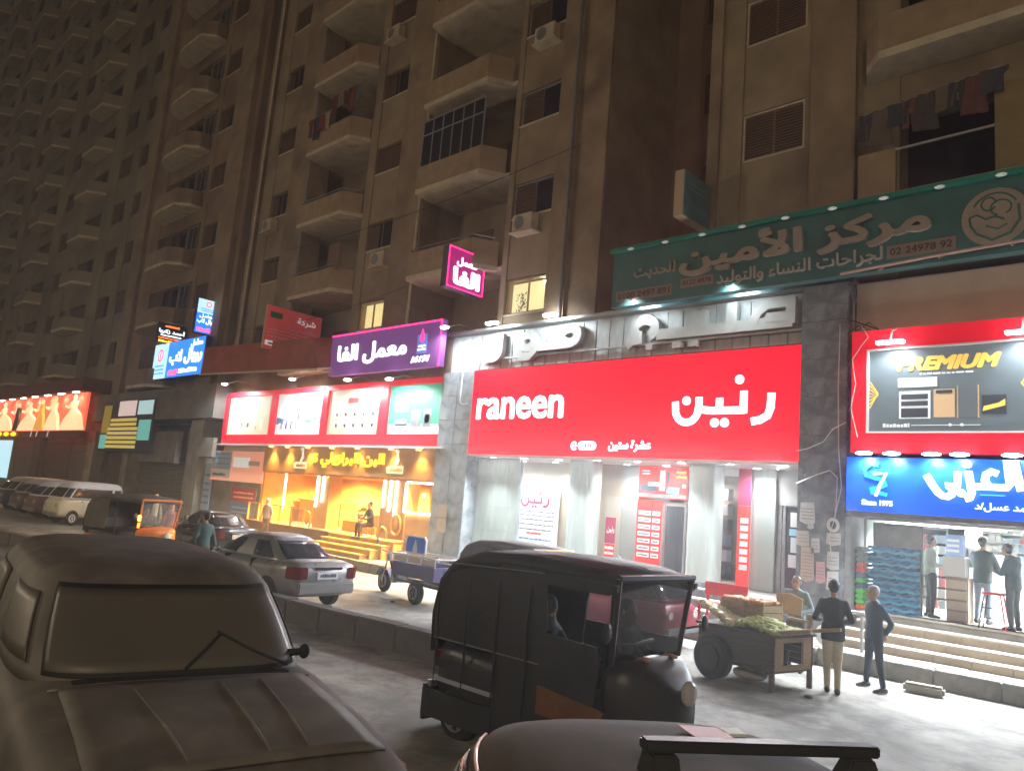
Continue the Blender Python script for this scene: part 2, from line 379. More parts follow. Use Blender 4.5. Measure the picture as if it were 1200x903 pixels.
# ================================================================== tall brown apartment tower above the mall
T = wthing('apartment_tower', 'tall brown apartment tower with balconies rising above the red shop sign', 'building', (-24.2, 17, 0))
X0, X1, ZT, FL = -35.1, -13.3, 36.0, 3.25
wl = MB()
zb = 7.92
wl.box(X0, X0 + 1.45, 17, 17.6, zb, ZT); wl.box(-32.05, -31.6, 17, 17.6, zb, ZT)      # either side of the narrow window column
wl.box(-25.75, -25.25, 17, 17.6, zb, ZT); wl.box(-23.6, -23.2, 17, 17.6, zb, ZT)
wl.box(-17.35, -17.12, 17, 17.6, zb, ZT); wl.box(-15.3, -15.12, 17, 17.6, zb, ZT)
wl.box(X1 - .25, X1, 17.0, 26, zb, ZT)      # east flank
wl.box(X0, X0 + .25, 17.6, 26, zb, ZT)
wl.box(-31.6, -25.75, 18.6, 18.85, zb, ZT); wl.box(-21.6, -17.35, 18.6, 18.85, zb, ZT)
for a in (-31.6, -26.0, -21.75, -17.36): wl.box(a, a + .22, 17.603, 18.6, zb, ZT)
def spandrels(x0, x1, sills, h):
    z = zb
    for s in sills: wl.box(x0, x1, 17.05, 17.5, z, s); z = s + h
    wl.box(x0, x1, 17.05, 17.5, z, ZT)
sN = [8.45 + FL * k for k in range(8)]
spandrels(-17.12, -15.3, sN, 1.2); spandrels(-25.25, -23.6, [s + .28 for s in sN], 1.15); spandrels(-33.65, -32.05, [s + .1 for s in sN], 1.2)
wl.build('wall', plaster, T)
pl = MB()
for a, b_ in ((-31.6, -29.75), (-23.2, -21.5), (-15.12, -14.35)): pl.box(a, b_, 16.72, 17.603, zb + .01, ZT - .01)
pl.box(-14.35, X1 - .003, 16.9, 17.603, zb + .01, ZT - .01); pl.box(X0 - .02, X0 + .5, 16.85, 17.2, zb + .01, ZT - .01)
pl.build('pilaster', plaster2, T)
bx('roof', plaster, T, X0, X1, 16.8, 26, ZT, ZT + .3)
bx('shade_sheet', darkhole, T, X0 + .3, X1 - .3, 19.2, 19.4, zb, ZT)
litwarm = mat('room_glow', (.9, .75, .38), .8, emit=.5, ecol=(1, .84, .38), var=.1, scale=1.3)
# unlit rooms: shade painted on a back sheet; lit rooms: added glowing backdrops
def room(x, z, m, name='glow_backdrop', h=1.1, w=1.7): return MB().box(x - w/2, x + w/2, 17.38, 17.40, z + .02, z + h).build(name, m, T)
for k, s in enumerate(sN):
    place('wN' + ('L' if k == 0 else ''), win_unit(1.78, 1.16, 0 if k == 0 else .52, frame=woodl if k == 0 else alum, lit=mat('clear_glass', (.9, .9, .9), .05, alpha=.12) if k == 0 else None), T, (-16.21, 17.12, s + .01))
    place('wM' + ('L' if k == 0 else str(k % 2)), win_unit(1.62, 1.12, 0 if k == 0 else (.4 if k % 2 else .9), frame=woodl if k == 0 else shutterm, lit=MATS['clear_glass'] if k == 0 else None), T, (-24.42, 17.12, s + .29))
    place('wW%d' % (k % 2), win_unit(1.55, 1.15, .95 if k % 2 else .3, frame=shutterm), T, (-32.85, 17.12, s + .12))
room(-16.2, sN[0], litwarm, w=1.8); room(-24.42, sN[0] + .29, litwarm, w=1.62, h=1.08)
for k, (x, z) in enumerate(((-16.3, 11.05), (-23.95, 11.1), (-16.0, 17.5), (-24.6, 20.9))): place('ac', ac_unit, T, (x, 17.05, z))
# plant behind the lit window, ceiling lamp
o = MB()
for k in range(60):
    a = random.uniform(0, 6.28); r = random.uniform(.02, .28); z = random.uniform(0, .62); p = Vector((-16.6 + r * math.cos(a), 17.29 + r * math.sin(a) * .2, 8.54 + z))
    q = Vector((random.uniform(-.09, .09), random.uniform(-.04, .04), random.uniform(.03, .13))); n = Vector((.03, 0, -.02)); o.quad(p, p + q * .5 + n, p + q, p + q * .5 - n)
tag(o.build('potted_plant', green), 'leafy green plant standing inside the lit window above the mall letters', 'plant')
lc = MB().disc((-15.6, 17.3, 9.45), (0, 0, 1), .09, .04).build('ceiling_lamp', lampw); tag(lc, 'small white ceiling lamp glowing inside the lit window with the plant', 'lamp')
# drain pipes down the pilasters, with brackets, and more air conditioners
for k, (px_, py_) in enumerate(((-34.55, 16.75), (-29.85, 16.66), (-21.62, 16.66), (-14.45, 16.66))):
    pp = MB().tube([(px_, py_, 8.0), (px_, py_, 35)], .055, 7).build('drain_pipe', [slabwhite, steel][k % 2], T)
    for z in range(9, 34, 3): MB().box(px_ - .09, px_ + .09, py_ - .02, py_ + .05, z, z + .05).build('pipe_bracket', steel, pp)
for k, (x, z) in enumerate(((-33.2, 14.3),)): place('ac', ac_unit, T, (x, 17.05, z))
for k, (x0, x1, z) in enumerate(((-31.0, -14.0, 12.9), (-34.5, -21.8, 9.55))): MB().tube([(x0 + (x1 - x0) * j / 10, 16.6, z - .35 * math.sin(math.pi * j / 10) + .4 * j / 10) for j in range(11)], .014, 5).build('hanging_cable', blackm, T)
# balconies: A (left bay), B (right bay)
zA = [7.05, 10.3, 13.55, 16.85, 20.15, 23.35, 26.6, 29.85]; zB = [10.15, 13.4, 16.72, 19.98, 23.2, 26.4]
for k, z in enumerate(zA): place('bA%d' % (k == 1 or k == 2), balcony_unit(3.9, .75, 1 if k in (1, 2) else 0, cream), T, (-27.8, 17.0, z))
kb = [1, 0, 2, 0, 2, 0]
kb = [1, 2, 0, 2, 0, 0]
for k, z in enumerate(zB): place('bB%d' % kb[k], balcony_unit(3.95, .8, kb[k], cream), T, (-19.55, 17.0, z - .16))
# doors and shutters inside the loggias
for k, z in enumerate(zA): place('dA', lambda: MB().box(-.7, .7, -.06, 0, 0, 2.15).build('balcony_door', shutterm), T, (-27.1 if k % 2 else -28.6, 18.6, z + .2))
for k, z in enumerate(zB): place('dB', lambda: MB().box(-.65, .65, -.06, 0, 0, 2.1).build('balcony_door', shutterm), T, (-18.6 if k % 2 else -20.2, 18.6, z + .1))
# loggia ceilings / floors so that each bay is a room of its own
for z in zA: bx('floor_slab', slabwhite, T, -31.38, -25.78, 17.0, 18.6, z + .005, z + .155)
for z in zB: bx('floor_slab', slabwhite, T, -21.53, -17.37, 17.0, 18.6, z - .155, z - .005)
# sheet hung in the lower loggia
o = MB().box(-26.9, -26.05, 16.35, 16.38, 11.2, 12.35).build('hanging_cloth', shutterm); tag(o, 'dark brown cloth hung over the handrail of the third-floor left balcony', 'cloth')

# garments on the line of the upper left balcony, and on the line of the building at the right
ccol = [(.16, .03, .04), (.05, .05, .10), (.20, .04, .04), (.30, .25, .21), (.12, .03, .05), (.18, .14, .12), (.09, .03, .04), (.18, .04, .06), (.10, .10, .11)]
def garment(w, h, col, kind):
    m = mat('cloth_%02d%02d%02d' % tuple(int(c * 99) for c in col), col, .9, var=.25, scale=6, bump=.4); mb = MB(); n = 9; rows = 6; P = []
    ph = random.uniform(0, 6)
    for s in (0, 1):
        for j in range(rows + 1):
            t = j / rows
            for i in range(n + 1):
                u = i / n - .5; ww = w
                if kind == 0: ww = w * (1.35 if t < .28 else .95)       # shirt with sleeves
                if kind == 1: ww = w * (.9 + .15 * t)
                if kind == 2: ww = w * (.8 + .45 * t)
                P.append((u * ww, .025 * math.sin(9 * u + ph + 2 * t) + (.02 if s else 0) , -t * h + .03 * math.cos(5 * u + ph) * t))
    mb.v = [Vector(p) for p in P]; N = (rows + 1) * (n + 1)
    for s in (0, 1):
        for j in range(rows):
            for i in range(n):
                if kind == 1 and j > 1 and i == n // 2: continue
                a = s * N + j * (n + 1) + i; mb.f.append([a, a + 1, a + n + 2, a + n + 1])
    for j in range(rows):
        for i in (0, n): a = j * (n + 1) + i; mb.f.append([a, a + N, a + N + n + 1, a + n + 1])
    return mb.build('garment', m, smooth=True)
gl = ['dark red shirt', 'navy trousers', 'bright red shirt', 'pale striped shirt', 'maroon skirt', 'beige trousers', 'very dark shirt', 'rose red skirt', 'charcoal shirt']
for i in range(9):
    o = garment(.36 + .08 * (i % 3), [.8, 1.05, .7][i % 3], ccol[i], i % 3); o.location = (-29.2 + i * .40, 16.12 + .02 * i, 19.35 - (.9 if i < 4 else .2) + .05 * (i % 2))
    tag(o, '%s drying on the line of the upper left tower balcony' % gl[i], 'garment', 'washing on the tower balcony')
ln = MB().tube([(-29.4, 16.1, 18.5), (-27.6, 16.17, 18.5)], .012, 5).tube([(-27.6, 16.17, 19.2), (-25.8, 16.3, 19.2)], .012, 5).build('washing_line', steel); tag(ln, 'thin washing line stretched across the upper left tower balcony', 'washing line')

# ================================================================== building at the right
B = wthing('corner_building', 'brown apartment building with a wide upper balcony above the green clinic sign', 'building', (-3, 17, 0))
m = MB()
m.box(-9.9, -9.0, 17, 17.6, 7.9, 26); m.box(-7.35, -5.95, 17, 17.6, 7.9, 26)
z = 7.9
for s in (11.55, 14.75, 17.95, 21.15): m.box(-9.0, -7.35, 17.05, 17.5, z, s); z = s + 1.3
m.box(-9.0, -7.35, 17.05, 17.5, z, 26)
m.box(-9.9, -9.65, 17.6, 25, 7.9, 26)
z = 6.85
for s, e in ((9.9, 11.7), (13.3, 14.9), (16.5, 18.1), (19.7, 21.3)): m.box(-5.95, -5.2, 17.0, 17.6, z, e); m.box(-5.2, 4, 17.03, 17.55, z, s); z = e
m.box(-5.95, 4, 17.0, 17.6, z, 26)
for s, e in ((9.9, 11.7), (13.3, 14.9), (16.5, 18.1), (19.7, 21.3)): m.box(-3.2, 4, 17.01, 17.57, s, e)
m.build('wall', plaster, B)
m = MB().box(-7.15, -6.1, 16.82, 17.003, 7.93, 26).box(-9.92, -9.6, 16.9, 17.003, 7.93, 26); m.build('pilaster', plaster2, B)
bx('roof', plaster, B, -9.9, 4, 16.9, 25, 26, 26.3); bx('shade_sheet', darkhole, B, -9.5, 4, 19.6, 19.8, 7.9, 26)
bx('upper_wall', beige, B, -6.03, 4, 16.9, 17.6, 6.62, 7.9)
def wood_window():
    fr = win_unit(1.62, 1.27, 0, frame=slabwhite, sill=False)()
    n = MB(); 
    for i in range(15): n.hexa([(-.75, .0, .06 + i * .077), (.75, .0, .06 + i * .077), (.75, .02, .06 + i * .077), (-.75, .02, .06 + i * .077), (-.75, .02, .12 + i * .077), (.75, .02, .12 + i * .077), (.75, .04, .12 + i * .077), (-.75, .04, .12 + i * .077)])
    n.build('shutter', shutterm, fr); return fr
for s in (11.56, 14.76, 17.96): place('wood_window', wood_window, B, (-8.18, 17.08, s))
def big_balc():
    out = [(-3.0, 0), (-2.85, -.5), (-2.45, -.95), (4, -.95), (4, 0)]
    sl = MB().prism(out, ID, 0, .18).build('balcony', slabwhite)
    mm = MB()
    inn = [(-2.88, 0), (-2.74, -.44), (-2.38, -.83), (4, -.83), (4, 0)]
    for i in range(3):
        a0, a1, b0, b1 = out[i], out[i + 1], inn[i], inn[i + 1]; mm.hexa([(*a0, .183), (*a1, .183), (*b1, .183), (*b0, .183), (*a0, 1.0), (*a1, 1.0), (*b1, 1.0), (*b0, 1.0)])
    mm.build('parapet', cream, sl); return sl
for z in (12.62, 15.85, 19.1): place('bigb', big_balc, B, (-2.9, 17.0, z))
# lower balcony: broken parapet with a dark gap, then an enclosed box
lb = MB().prism([(-5.9, 17), (-5.72, 16.4), (-5.3, 16.05), (1, 16.05), (1, 17)], ID, 9.36, 9.52).build('balcony', slabwhite, B)
MB().box(-5.75, -5.0, 16.08, 16.2, 9.523, 10.5).build('parapet', cream, lb); MB().box(-3.2, 1, 16.06, 16.2, 9.523, 11.3).build('parapet', mat('ochre_panel', (.24, .185, .09), .85, var=.2, scale=2), lb)
MB().tube([(-5.0, 16.1, 10.46), (-3.2, 16.1, 10.48)], .03, 6).build('handrail', alum, lb)
for i in range(9):
    o = garment(.34 + .05 * (i % 3), [.62, .8, .5][i % 3], [(.05, .05, .06), (.12, .10, .08), (.04, .05, .06), (.14, .06, .05), (.06, .055, .055), (.13, .11, .08), (.04, .045, .05), (.12, .05, .045), (.06, .06, .07)][i], (i + 1) % 3)
    o.location = (-5.55 + i * .29, 15.97, 11.35 + .03 * i)
    tag(o, '%s hanging on the washing line above the green clinic sign' % ['black jumper', 'brown trousers', 'dark blue top', 'rust red shirt', 'dark grey jumper', 'tan skirt', 'near black top', 'brick red shirt', 'slate grey trousers'][i], 'garment', 'washing above the clinic sign')
ln = MB().tube([(-5.8, 15.98, 11.33), (-3.1, 15.98, 11.62)], .012, 5).build('washing_line', steel); tag(ln, 'thin washing line with dark clothes above the clinic sign', 'washing line')

# recessed dark block between the two buildings
G = wthing('recessed_building', 'dark recessed building in the gap left of the small clinic blade sign', 'building', (-12.5, 20.5, 0))
m = MB(); 
m.box(-17, -12.2, 20.5, 21, 0, 30); m.box(-10.9, -9.0, 20.5, 21, 0, 30); z = 0
for s in (9.0, 12.2, 15.4, 18.6, 21.8): m.box(-12.2, -10.9, 20.5, 21, z, s); z = s + 1.4
m.box(-12.2, -10.9, 20.5, 21, z, 30); m.build('wall', plaster4, G)
for s in (9.0, 12.2, 15.4, 18.6, 21.8): place('wG', win_unit(1.28, 1.38, .6, frame=shutterm), G, (-11.55, 20.6, s + .01))

# ================================================================== building 3 with rounded balconies
B3 = wthing('balcony_block', 'dark brown apartment block with a stack of rounded balconies behind the blue lab signs', 'building', (-43, 17, 0))
m = MB(); m.box(-50.5, -47.2, 17, 17.5, 6.6, 42); m.box(-41.4, -40.95, 17, 17.5, 6.6, 42); m.box(-39.2, -36.6, 17, 17.5, 6.6, 42); z = 6.6
F3 = 3.4; s3 = [8.0 + F3 * k for k in range(10)]
for s in s3: m.box(-40.95, -39.2, 17.04, 17.45, z, s); z = s + 1.35
m.box(-40.95, -39.2, 17.04, 17.45, z, 42)
z = 6.6
for s in s3: m.box(-47.2, -41.4, 17.04, 17.45, z, s + .2); z = s + 1.7
m.box(-47.2, -41.4, 17.04, 17.45, z, 42)
m.box(-36.6, -36.3, 17, 26, 6.6, 42); m.build('wall', plaster4, B3)
MB().box(-38.6, -36.75, 16.7, 17.003, 6.62, 41.9).box(-50.3, -49, 16.75, 17.003, 6.62, 41.9).build('pilaster', plaster2, B3)
bx('shade_sheet', darkhole, B3, -50, -36.7, 19, 19.2, 6.6, 42); bx('roof', plaster, B3, -50.5, -36.3, 16.7, 26, 42, 42.3)
def round_balc():
    out = [(-2.5, 0)] + [(-2.5 + 2.2 * (1 - math.cos(t)), -1.25 * math.sin(t)) for t in [R(k) for k in range(15, 91, 15)]] + [(1.9, -1.25), (2.5, -.6), (2.5, 0)]
    sl = MB().prism(out, ID, 0, .16).build('balcony', slabwhite); mm = MB()
    for i in range(len(out) - 1):
        a0, a1 = Vector(out[i]), Vector(out[i + 1]); c = Vector((0.2, .2)); b0, b1 = a0 + (c - a0) * .05, a1 + (c - a1) * .05
        mm.hexa([(*a0, .163), (*a1, .163), (*b1, .163), (*b0, .163), (*a0, 1.0), (*a1, 1.0), (*b1, 1.0), (*b0, 1.0)])
    mm.build('parapet', plaster2, sl); return sl
for k, s in enumerate(s3):
    place('rb', round_balc, B3, (-44.2, 17.0, s - .95 + (1.5 if False else 0)))
    place('w3%d' % (k % 2), win_unit(1.72, 1.32, .5 + .45 * (k % 2), frame=shutterm), B3, (-40.08, 17.1, s + .01))
    place('w3b', win_unit(2.2, 1.45, .6, frame=shutterm, sill=False), B3, (-45.6, 17.1, s + .21)); place('w3c', win_unit(1.4, 1.45, 0, frame=alum, sill=False), B3, (-42.6, 17.1, s + .21))

# ================================================================== far tower with a grid of small balconies
B4 = wthing('balcony_tower', 'far tall greenish tower covered by a grid of small pale balconies', 'building', (-78, 17, 0))
m = MB(); F4 = 3.35; fl4 = [8.6 + F4 * k for k in range(15)]; xs4 = [-107 + 11.6 * k for k in range(5)]
cols = []
for k, x in enumerate(xs4): cols.append((x - 1.7, x + 1.9, 0)); cols.append((x + 4.2, x + 6.4, 1)); cols.append((x + 7.8, x + 9.2, 2)) 
cols = [c for c in cols if c[1] < -51]
xp = -109.5
for a, b_, t in cols: m.box(xp, a, 17, 17.4, 6, 58.6); xp = b_
m.box(xp, -50.9, 17, 17.4, 6, 58.6)
for a, b_, t in cols:
    z = 6
    for s in fl4: m.box(a, b_, 17.03, 17.37, z, s + (0 if t == 0 else .5)); z = s + 2.0
    m.box(a, b_, 17.03, 17.37, z, 58.6)
m.box(-51.2, -50.9, 17.4, 26, 6, 58.6); m.build('wall', plaster3, B4); bx('roof', plaster3, B4, -109.5, -50.9, 17, 30, 58.6, 59); bx('shade_sheet', darkhole, B4, -109, -51.3, 18.8, 19, 6, 58.5)
def small_balc():
    out = [(-2.0, 0), (-1.3, -1.1), (1.4, -1.1), (2.0, 0)]; sl = MB().prism(out, ID, 0, .18).build('balcony', slabwhite); mm = MB()
    inn = [(-1.88, 0), (-1.2, -.98), (1.3, -.98), (1.88, 0)]
    for i in range(3):
        a0, a1, b0, b1 = out[i], out[i + 1], inn[i], inn[i + 1]; mm.hexa([(*a0, .183), (*a1, .183), (*b1, .183), (*b0, .183), (*a0, .95), (*a1, .95), (*b1, .95), (*b0, .95)])
    mm.build('parapet', plaster3, sl); return sl
for k, x in enumerate(xs4[:5]):
    if x > -52: continue
    for j, s in enumerate(fl4): place('sb', small_balc, B4, (x + .1, 17.0, s - .1))
for a, b_, t in cols:
    for j, s in enumerate(fl4):
        w = b_ - a - .04; place('w4%d%d' % (t, (j + t) % 2), win_unit(w, 1.96 if t == 0 else 1.46, [.5, .9][(j + t) % 2], frame=shutterm, sill=False), B4, ((a + b_) / 2, 17.1, s + (.02 if t == 0 else .52)))
#==SHOPS==
# ================================================================== the red-signed appliance shop (ground floor of the tower)
M = wthing('appliance_shop', 'appliance shop with grey stone pillars under the big red sign', 'shop', (-12.6, 17, .3))
def stone_pillar(x0, x1, y0, y1, z0, z1, m_, rows, name='stone_panel', cols=1):
    core = MB().box(x0 + .03, x1 - .03, y0 + .03, y1, z0, z1).build('pillar', m_, M); h = (z1 - z0) / rows; w = (x1 - x0) / cols; proto = None
    for r in range(rows):
        for c in range(cols):
            if proto is None: proto = MB().box(-w/2 + .006, w/2 - .006, 0, .035, -h/2 + .005, h/2 - .005).build(name, m_, core, bevel=.004); p = proto
            else: p = share(proto, (0, 0, 0), core)
            p.location = (x0 + w * (c + .5), y0 - .006 + random.uniform(-.003, .003), z0 + h * (r + .5))
    q = None
    for r in range(rows):      # east face
        if q is None: q = MB().box(0, .03, -(y1 - y0)/2 + .01, (y1 - y0)/2, -h/2 + .005, h/2 - .005).build(name, m_, core, bevel=.004); p = q
        else: p = share(q, (0, 0, 0), core)
        p.location = (x1 - .028, (y0 + y1) / 2 + .02, z0 + h * (r + .5))
    return core
stone_pillar(-19.25, -17.72, 16.6, 18.4, .3, 6.6, marble, 8, cols=2)
stone_pillar(-7.08, -6.06, 16.5, 18.4, .3, 7.88, marbled, 9)
# cladding behind the raised letters, and its rims
bx('cladding_backing', claddm, M, -19.25, -7.1, 16.93, 17.0, 6.6, 7.88)
pw = None; w = 12.15 / 26
for i in range(26):
    if pw is None: pw = MB().box(-w/2 + .012, w/2 - .012, 0, .05, 6.63, 7.82).build('cladding_panel', claddm, M, bevel=.01); p = pw
    else: p = share(pw, (0, 0, 0), M)
    p.location = (-19.25 + w * (i + .5), 16.885 + .012 * (i % 2), 0)
bx('top_rim', alum, M, -19.4, -6.0, 16.6, 17.0, 7.885, 7.97); bx('lower_rail', alum, M, -17.7, -7.12, 16.72, 16.78, 6.93, 6.985)
for x in (-17.5, -15.2, -12.7, -10.2, -7.6): bx('rail_bracket', alum, M, x, x + .05, 16.784, 16.88, 6.94, 6.98)
lettm = mat('letter_paint', (.55, .58, .57), .45, var=.1, scale=3)
KH = []
for x in (-16.9, -14.5, -11.4, -8.6):
    o = MB().box(x - .22, x + .22, 16.28, 16.42, 7.98, 8.05).build('flood_lamp', lampw, M); MB().tube([(x, 16.4, 8.0), (x, 16.8, 7.95)], .015, 5).build('lamp_arm', steel, o)
    spot(M, (x, 16.0, 7.96), (x, 16.95, 7.1), 24, COLD, 150, .2)
# red light box
sg = MB().box(-17.7, -7.1, 16.55, 16.84, 3.93, 6.55).build('sign_board', redem, M)
bx('sign_frame', mat('sign_trim', (.30, .02, .03), .4), M, -17.74, -7.06, 16.57, 16.86, 6.553, 6.60)
text('raneen', FY(16.55), -17.42, -13.9, 5.0, 5.68, .004, whiteem, M, .02, .03)
# word in arabic beside it, drawn as one bold stroke with dots
def stroke(pts, w, fr, c0, c1, mb):
    n = len(pts); P = [Vector(p) for p in pts]; L = []; Rr = []
    for i in range(n):
        d = (P[min(i + 1, n - 1)] - P[max(i - 1, 0)]).normalized(); q = Vector((-d.y, d.x)) * w / 2
        L.append(P[i] + q); Rr.append(P[i] - q)
    for i in range(n - 1):
        mb.hexa([fr.p(*L[i], c0), fr.p(*Rr[i], c0), fr.p(*Rr[i + 1], c0), fr.p(*L[i + 1], c0), fr.p(*L[i], c1), fr.p(*Rr[i], c1), fr.p(*Rr[i + 1], c1), fr.p(*L[i + 1], c1)])
def arc(cx, cy, rx, ry, a0, a1, n=10): return [(cx + rx * math.cos(R(a0 + (a1 - a0) * i / n)), cy + ry * math.sin(R(a0 + (a1 - a0) * i / n))) for i in range(n + 1)]
def boxy(strokes, y):
    for k, (w, pts) in enumerate(strokes):
        mb = MB(); stroke(pts, w, FY(y), .002 * k, .16 + .002 * k, mb); mb.build('raised_letter', lettm, M)
LW = .28
boxy([(LW, [(-16.78, 7.74), (-16.78, 7.2)] + arc(-17.1, 7.2, .32, .24, 0, -180, 8) + [(-17.42, 7.36)]), (LW * .9, arc(-15.6, 7.38, .25, .2, 0, 360, 16)), (LW * .9, [(-15.34, 7.42), (-15.34, 7.05), (-15.5, 6.92), (-15.95, 6.92)]),
      (LW * .8, [(-15.3, 7.16), (-13.9, 7.16)]), (LW, arc(-13.95, 7.42, .30, .22, -90, 270, 16)), (LW, arc(-11.38, 7.36, .32, .24, -60, 250, 16)), (LW, [(-11.45, 7.1), (-11.75, 7.08), (-11.95, 6.95)]),
      (LW, [(-11.0, 7.16), (-7.35, 7.16)]), (LW, [(-9.72, 7.1), (-9.72, 7.68)]), (LW, [(-8.88, 7.1), (-8.88, 7.76)]), (LW * .85, [(-8.35, 7.16), (-8.2, 7.46), (-7.95, 7.62), (-7.3, 7.62)]), (LW * .8, [(-7.40, 7.7), (-7.40, 7.1)]), (LW * .8, [(-8.0, 7.30), (-7.4, 7.26)]),
      (.16, [(-10.5, 6.84), (-10.25, 6.84)]), (.16, [(-10.05, 6.84), (-9.8, 6.84)]), (.14, [(-11.3, 6.84), (-11.1, 6.84)])], 16.80)
def raneen(fr, x0, x1, z0, z1, c, m_, parent, d=.03):
    mb = MB(); sx = (x1 - x0) / 10.0; sz = (z1 - z0) / 4.6; P = lambda pts: [(x0 + a * sx, z0 + b * sz) for a, b in pts]; w = .62 * (sx + sz) / 2
    stroke(P([(.35, 2.3), (.4, 1.75)] + arc(1.55, 1.6, 1.15, 1.1, 190, 350, 10) + [(2.75, 2.0), (2.75, 2.62)]), w, fr, c, c + d, mb)     # final noon bowl
    stroke(P([(2.6, 1.62), (4.0, 1.45), (7.1, 1.45)]), w, fr, c, c + d * .9, mb)
    stroke(P([(4.75, 1.3), (4.75, 2.5)]), w, fr, c, c + d * 1.02, mb); stroke(P([(7.0, 1.18), (7.0, 3.0)]), w, fr, c, c + d * 1.04, mb)
    stroke(P([(9.45, 2.75), (9.4, 1.6), (9.15, .95), (8.5, .62), (7.75, .5)]), w, fr, c, c + d, mb)                 # reh
    for a, b in ((1.5, 2.35), (4.35, .45), (5.3, .45), (6.55, 3.95)):
        q = fr.p(x0 + a * sx, z0 + b * sz, c + d * .6); mb.disc(q, fr.n, w * .62, d * 1.2, 14)
    return mb.build('lettering', m_, parent)
raneen(FY(16.55), -10.36, -7.6, 4.68, 6.02, .004, whiteem, M)
text(ar('عشرة ستين'), FY(16.55), -12.25, -10.92, 4.08, 4.38, .004, whiteem, M, .03, .02)
o = MB().prism(arc(-12.78, 4.225, .12, .12, -90, 90, 8) + arc(-13.16, 4.225, .12, .12, 90, 270, 8), FY(16.55), .004, .02).build('logo_pill', whiteem, M)
for i in range(4): bx('logo_bar', MATS['sign_trim'] if i else redem, M, -13.12 + i * .09, -13.07 + i * .09, 16.52, 16.528, 4.17, 4.28)
stroke(arc(-13.42, 4.22, .09, .10, 40, 320, 9), .05, FY(16.55), .004, .02, mb_tmp := MB()); stroke([(-13.5, 4.22), (-13.34, 4.22)], .04, FY(16.55), .004, .021, mb_tmp); mb_tmp.build('logo_letter', whiteem, M)
# soffit, downlights
bx('soffit', whiteplastic, M, -17.7, -7.08, 16.57, 18.3, 3.86, 3.926)
dl = []
def downlight(par, x, y, z, m_=lampw, pw=30, col=COLD, ang=150, r=.10, out=.12):
    key = 'dl' + m_.name + str(r)
    def f():
        a = MB().disc((0, 0, 0), (0, 0, 1), r, .02).build('downlight', m_); MB().tube([(r * 1.12 * math.cos(t), r * 1.12 * math.sin(t), 0) for t in [k * 2 * math.pi / 12 for k in range(13)]], .015, 5).build('bezel', steel, a); return a
    o = place(key, f, par, (x, y, z))
    if pw: spot(par, (x, y, z - .03), (x, y - out, z - 2), pw, col, ang, .06, .8)
for x in (-16.67, -15.36, -14.05, -12.72, -11.42, -10.12, -8.80, -7.5): downlight(M, x, 16.70, 3.852, pw=190, out=1.7, ang=140)
for x in (-17.3, -16.41, -15.12, -12.5, -11.23, -8.66): downlight(M, x, 17.8, 3.852, pw=40)
# columns, faceted and rounded at the corners
def column(x0, x1, y0=17.0, y1=18.0):
    r = .14; pts = [(x0, y1), (x0, y0 + r)] + [(x0 + r - r * math.cos(R(t)), y0 + r - r * math.sin(R(t))) for t in (30, 60, 90)] + [(x1 - r + r * math.sin(R(t)), y0 + r - r * math.cos(R(t))) for t in (0, 30, 60, 90)] + [(x1, y1)]
    c = MB().prism(pts, ID, .92, 3.855).build('column', greenst, M, smooth=False)
    bx('column_base', marbled, c, x0 - .04, x1 + .04, y0 - .04, y1, .90, 1.02)
column(-13.95, -13.12, 17.0, 17.5); column(-10.1, -9.38, 17.0, 17.55)
bx('stone_facing', marble, M, -17.715, -15.85, 17.1, 17.2, .9, 3.855)
for i in range(1, 5): bx('stone_band', greenst, M, -17.70, -15.87, 17.075, 17.098, .92 + (i - 1) * .73, .92 + i * .73 - .012)
bx('rear_wall', beige, M, -17.72, -12.42, 18.42, 18.6, .9, 3.86)
bx('rear_wall', shopgrey, M, -9.4, -7.08, 18.42, 18.6, .9, 3.86)
bx('wall_panel', shopgrey, M, -13.0, -12.42, 18.36, 18.416, .92, 3.855)
bx('wall_panel', greenst, M, -8.9, -8.35, 18.2, 18.416, .92, 3.855)
bx('over_door_panel', shopgrey, M, -8.34, -7.09, 18.30, 18.416, 3.0, 3.855)
bx('door_frame', steel, M, -8.33, -8.22, 18.3, 18.416, .92, 2.998)
bx('shop_floor', paving, M, -19.2, -7.08, 17.04, 21.4, .30, .90)
bx('inner_wall', whiteplastic, M, -12.4, -9.4, 21.2, 21.4, .9, 3.86); bx('inner_ceiling', whiteplastic, M, -12.4, -9.4, 18.35, 21.2, 3.80, 3.855)
bx('inner_side', shopgrey, M, -12.5, -12.42, 18.6, 21.2, .9, 3.86); bx('inner_side', shopgrey, M, -9.4, -9.32, 18.6, 21.2, .9, 3.86)
spot(M, (-11, 19.8, 3.7), (-11, 20, 1), 60, COLD, 150, .2)
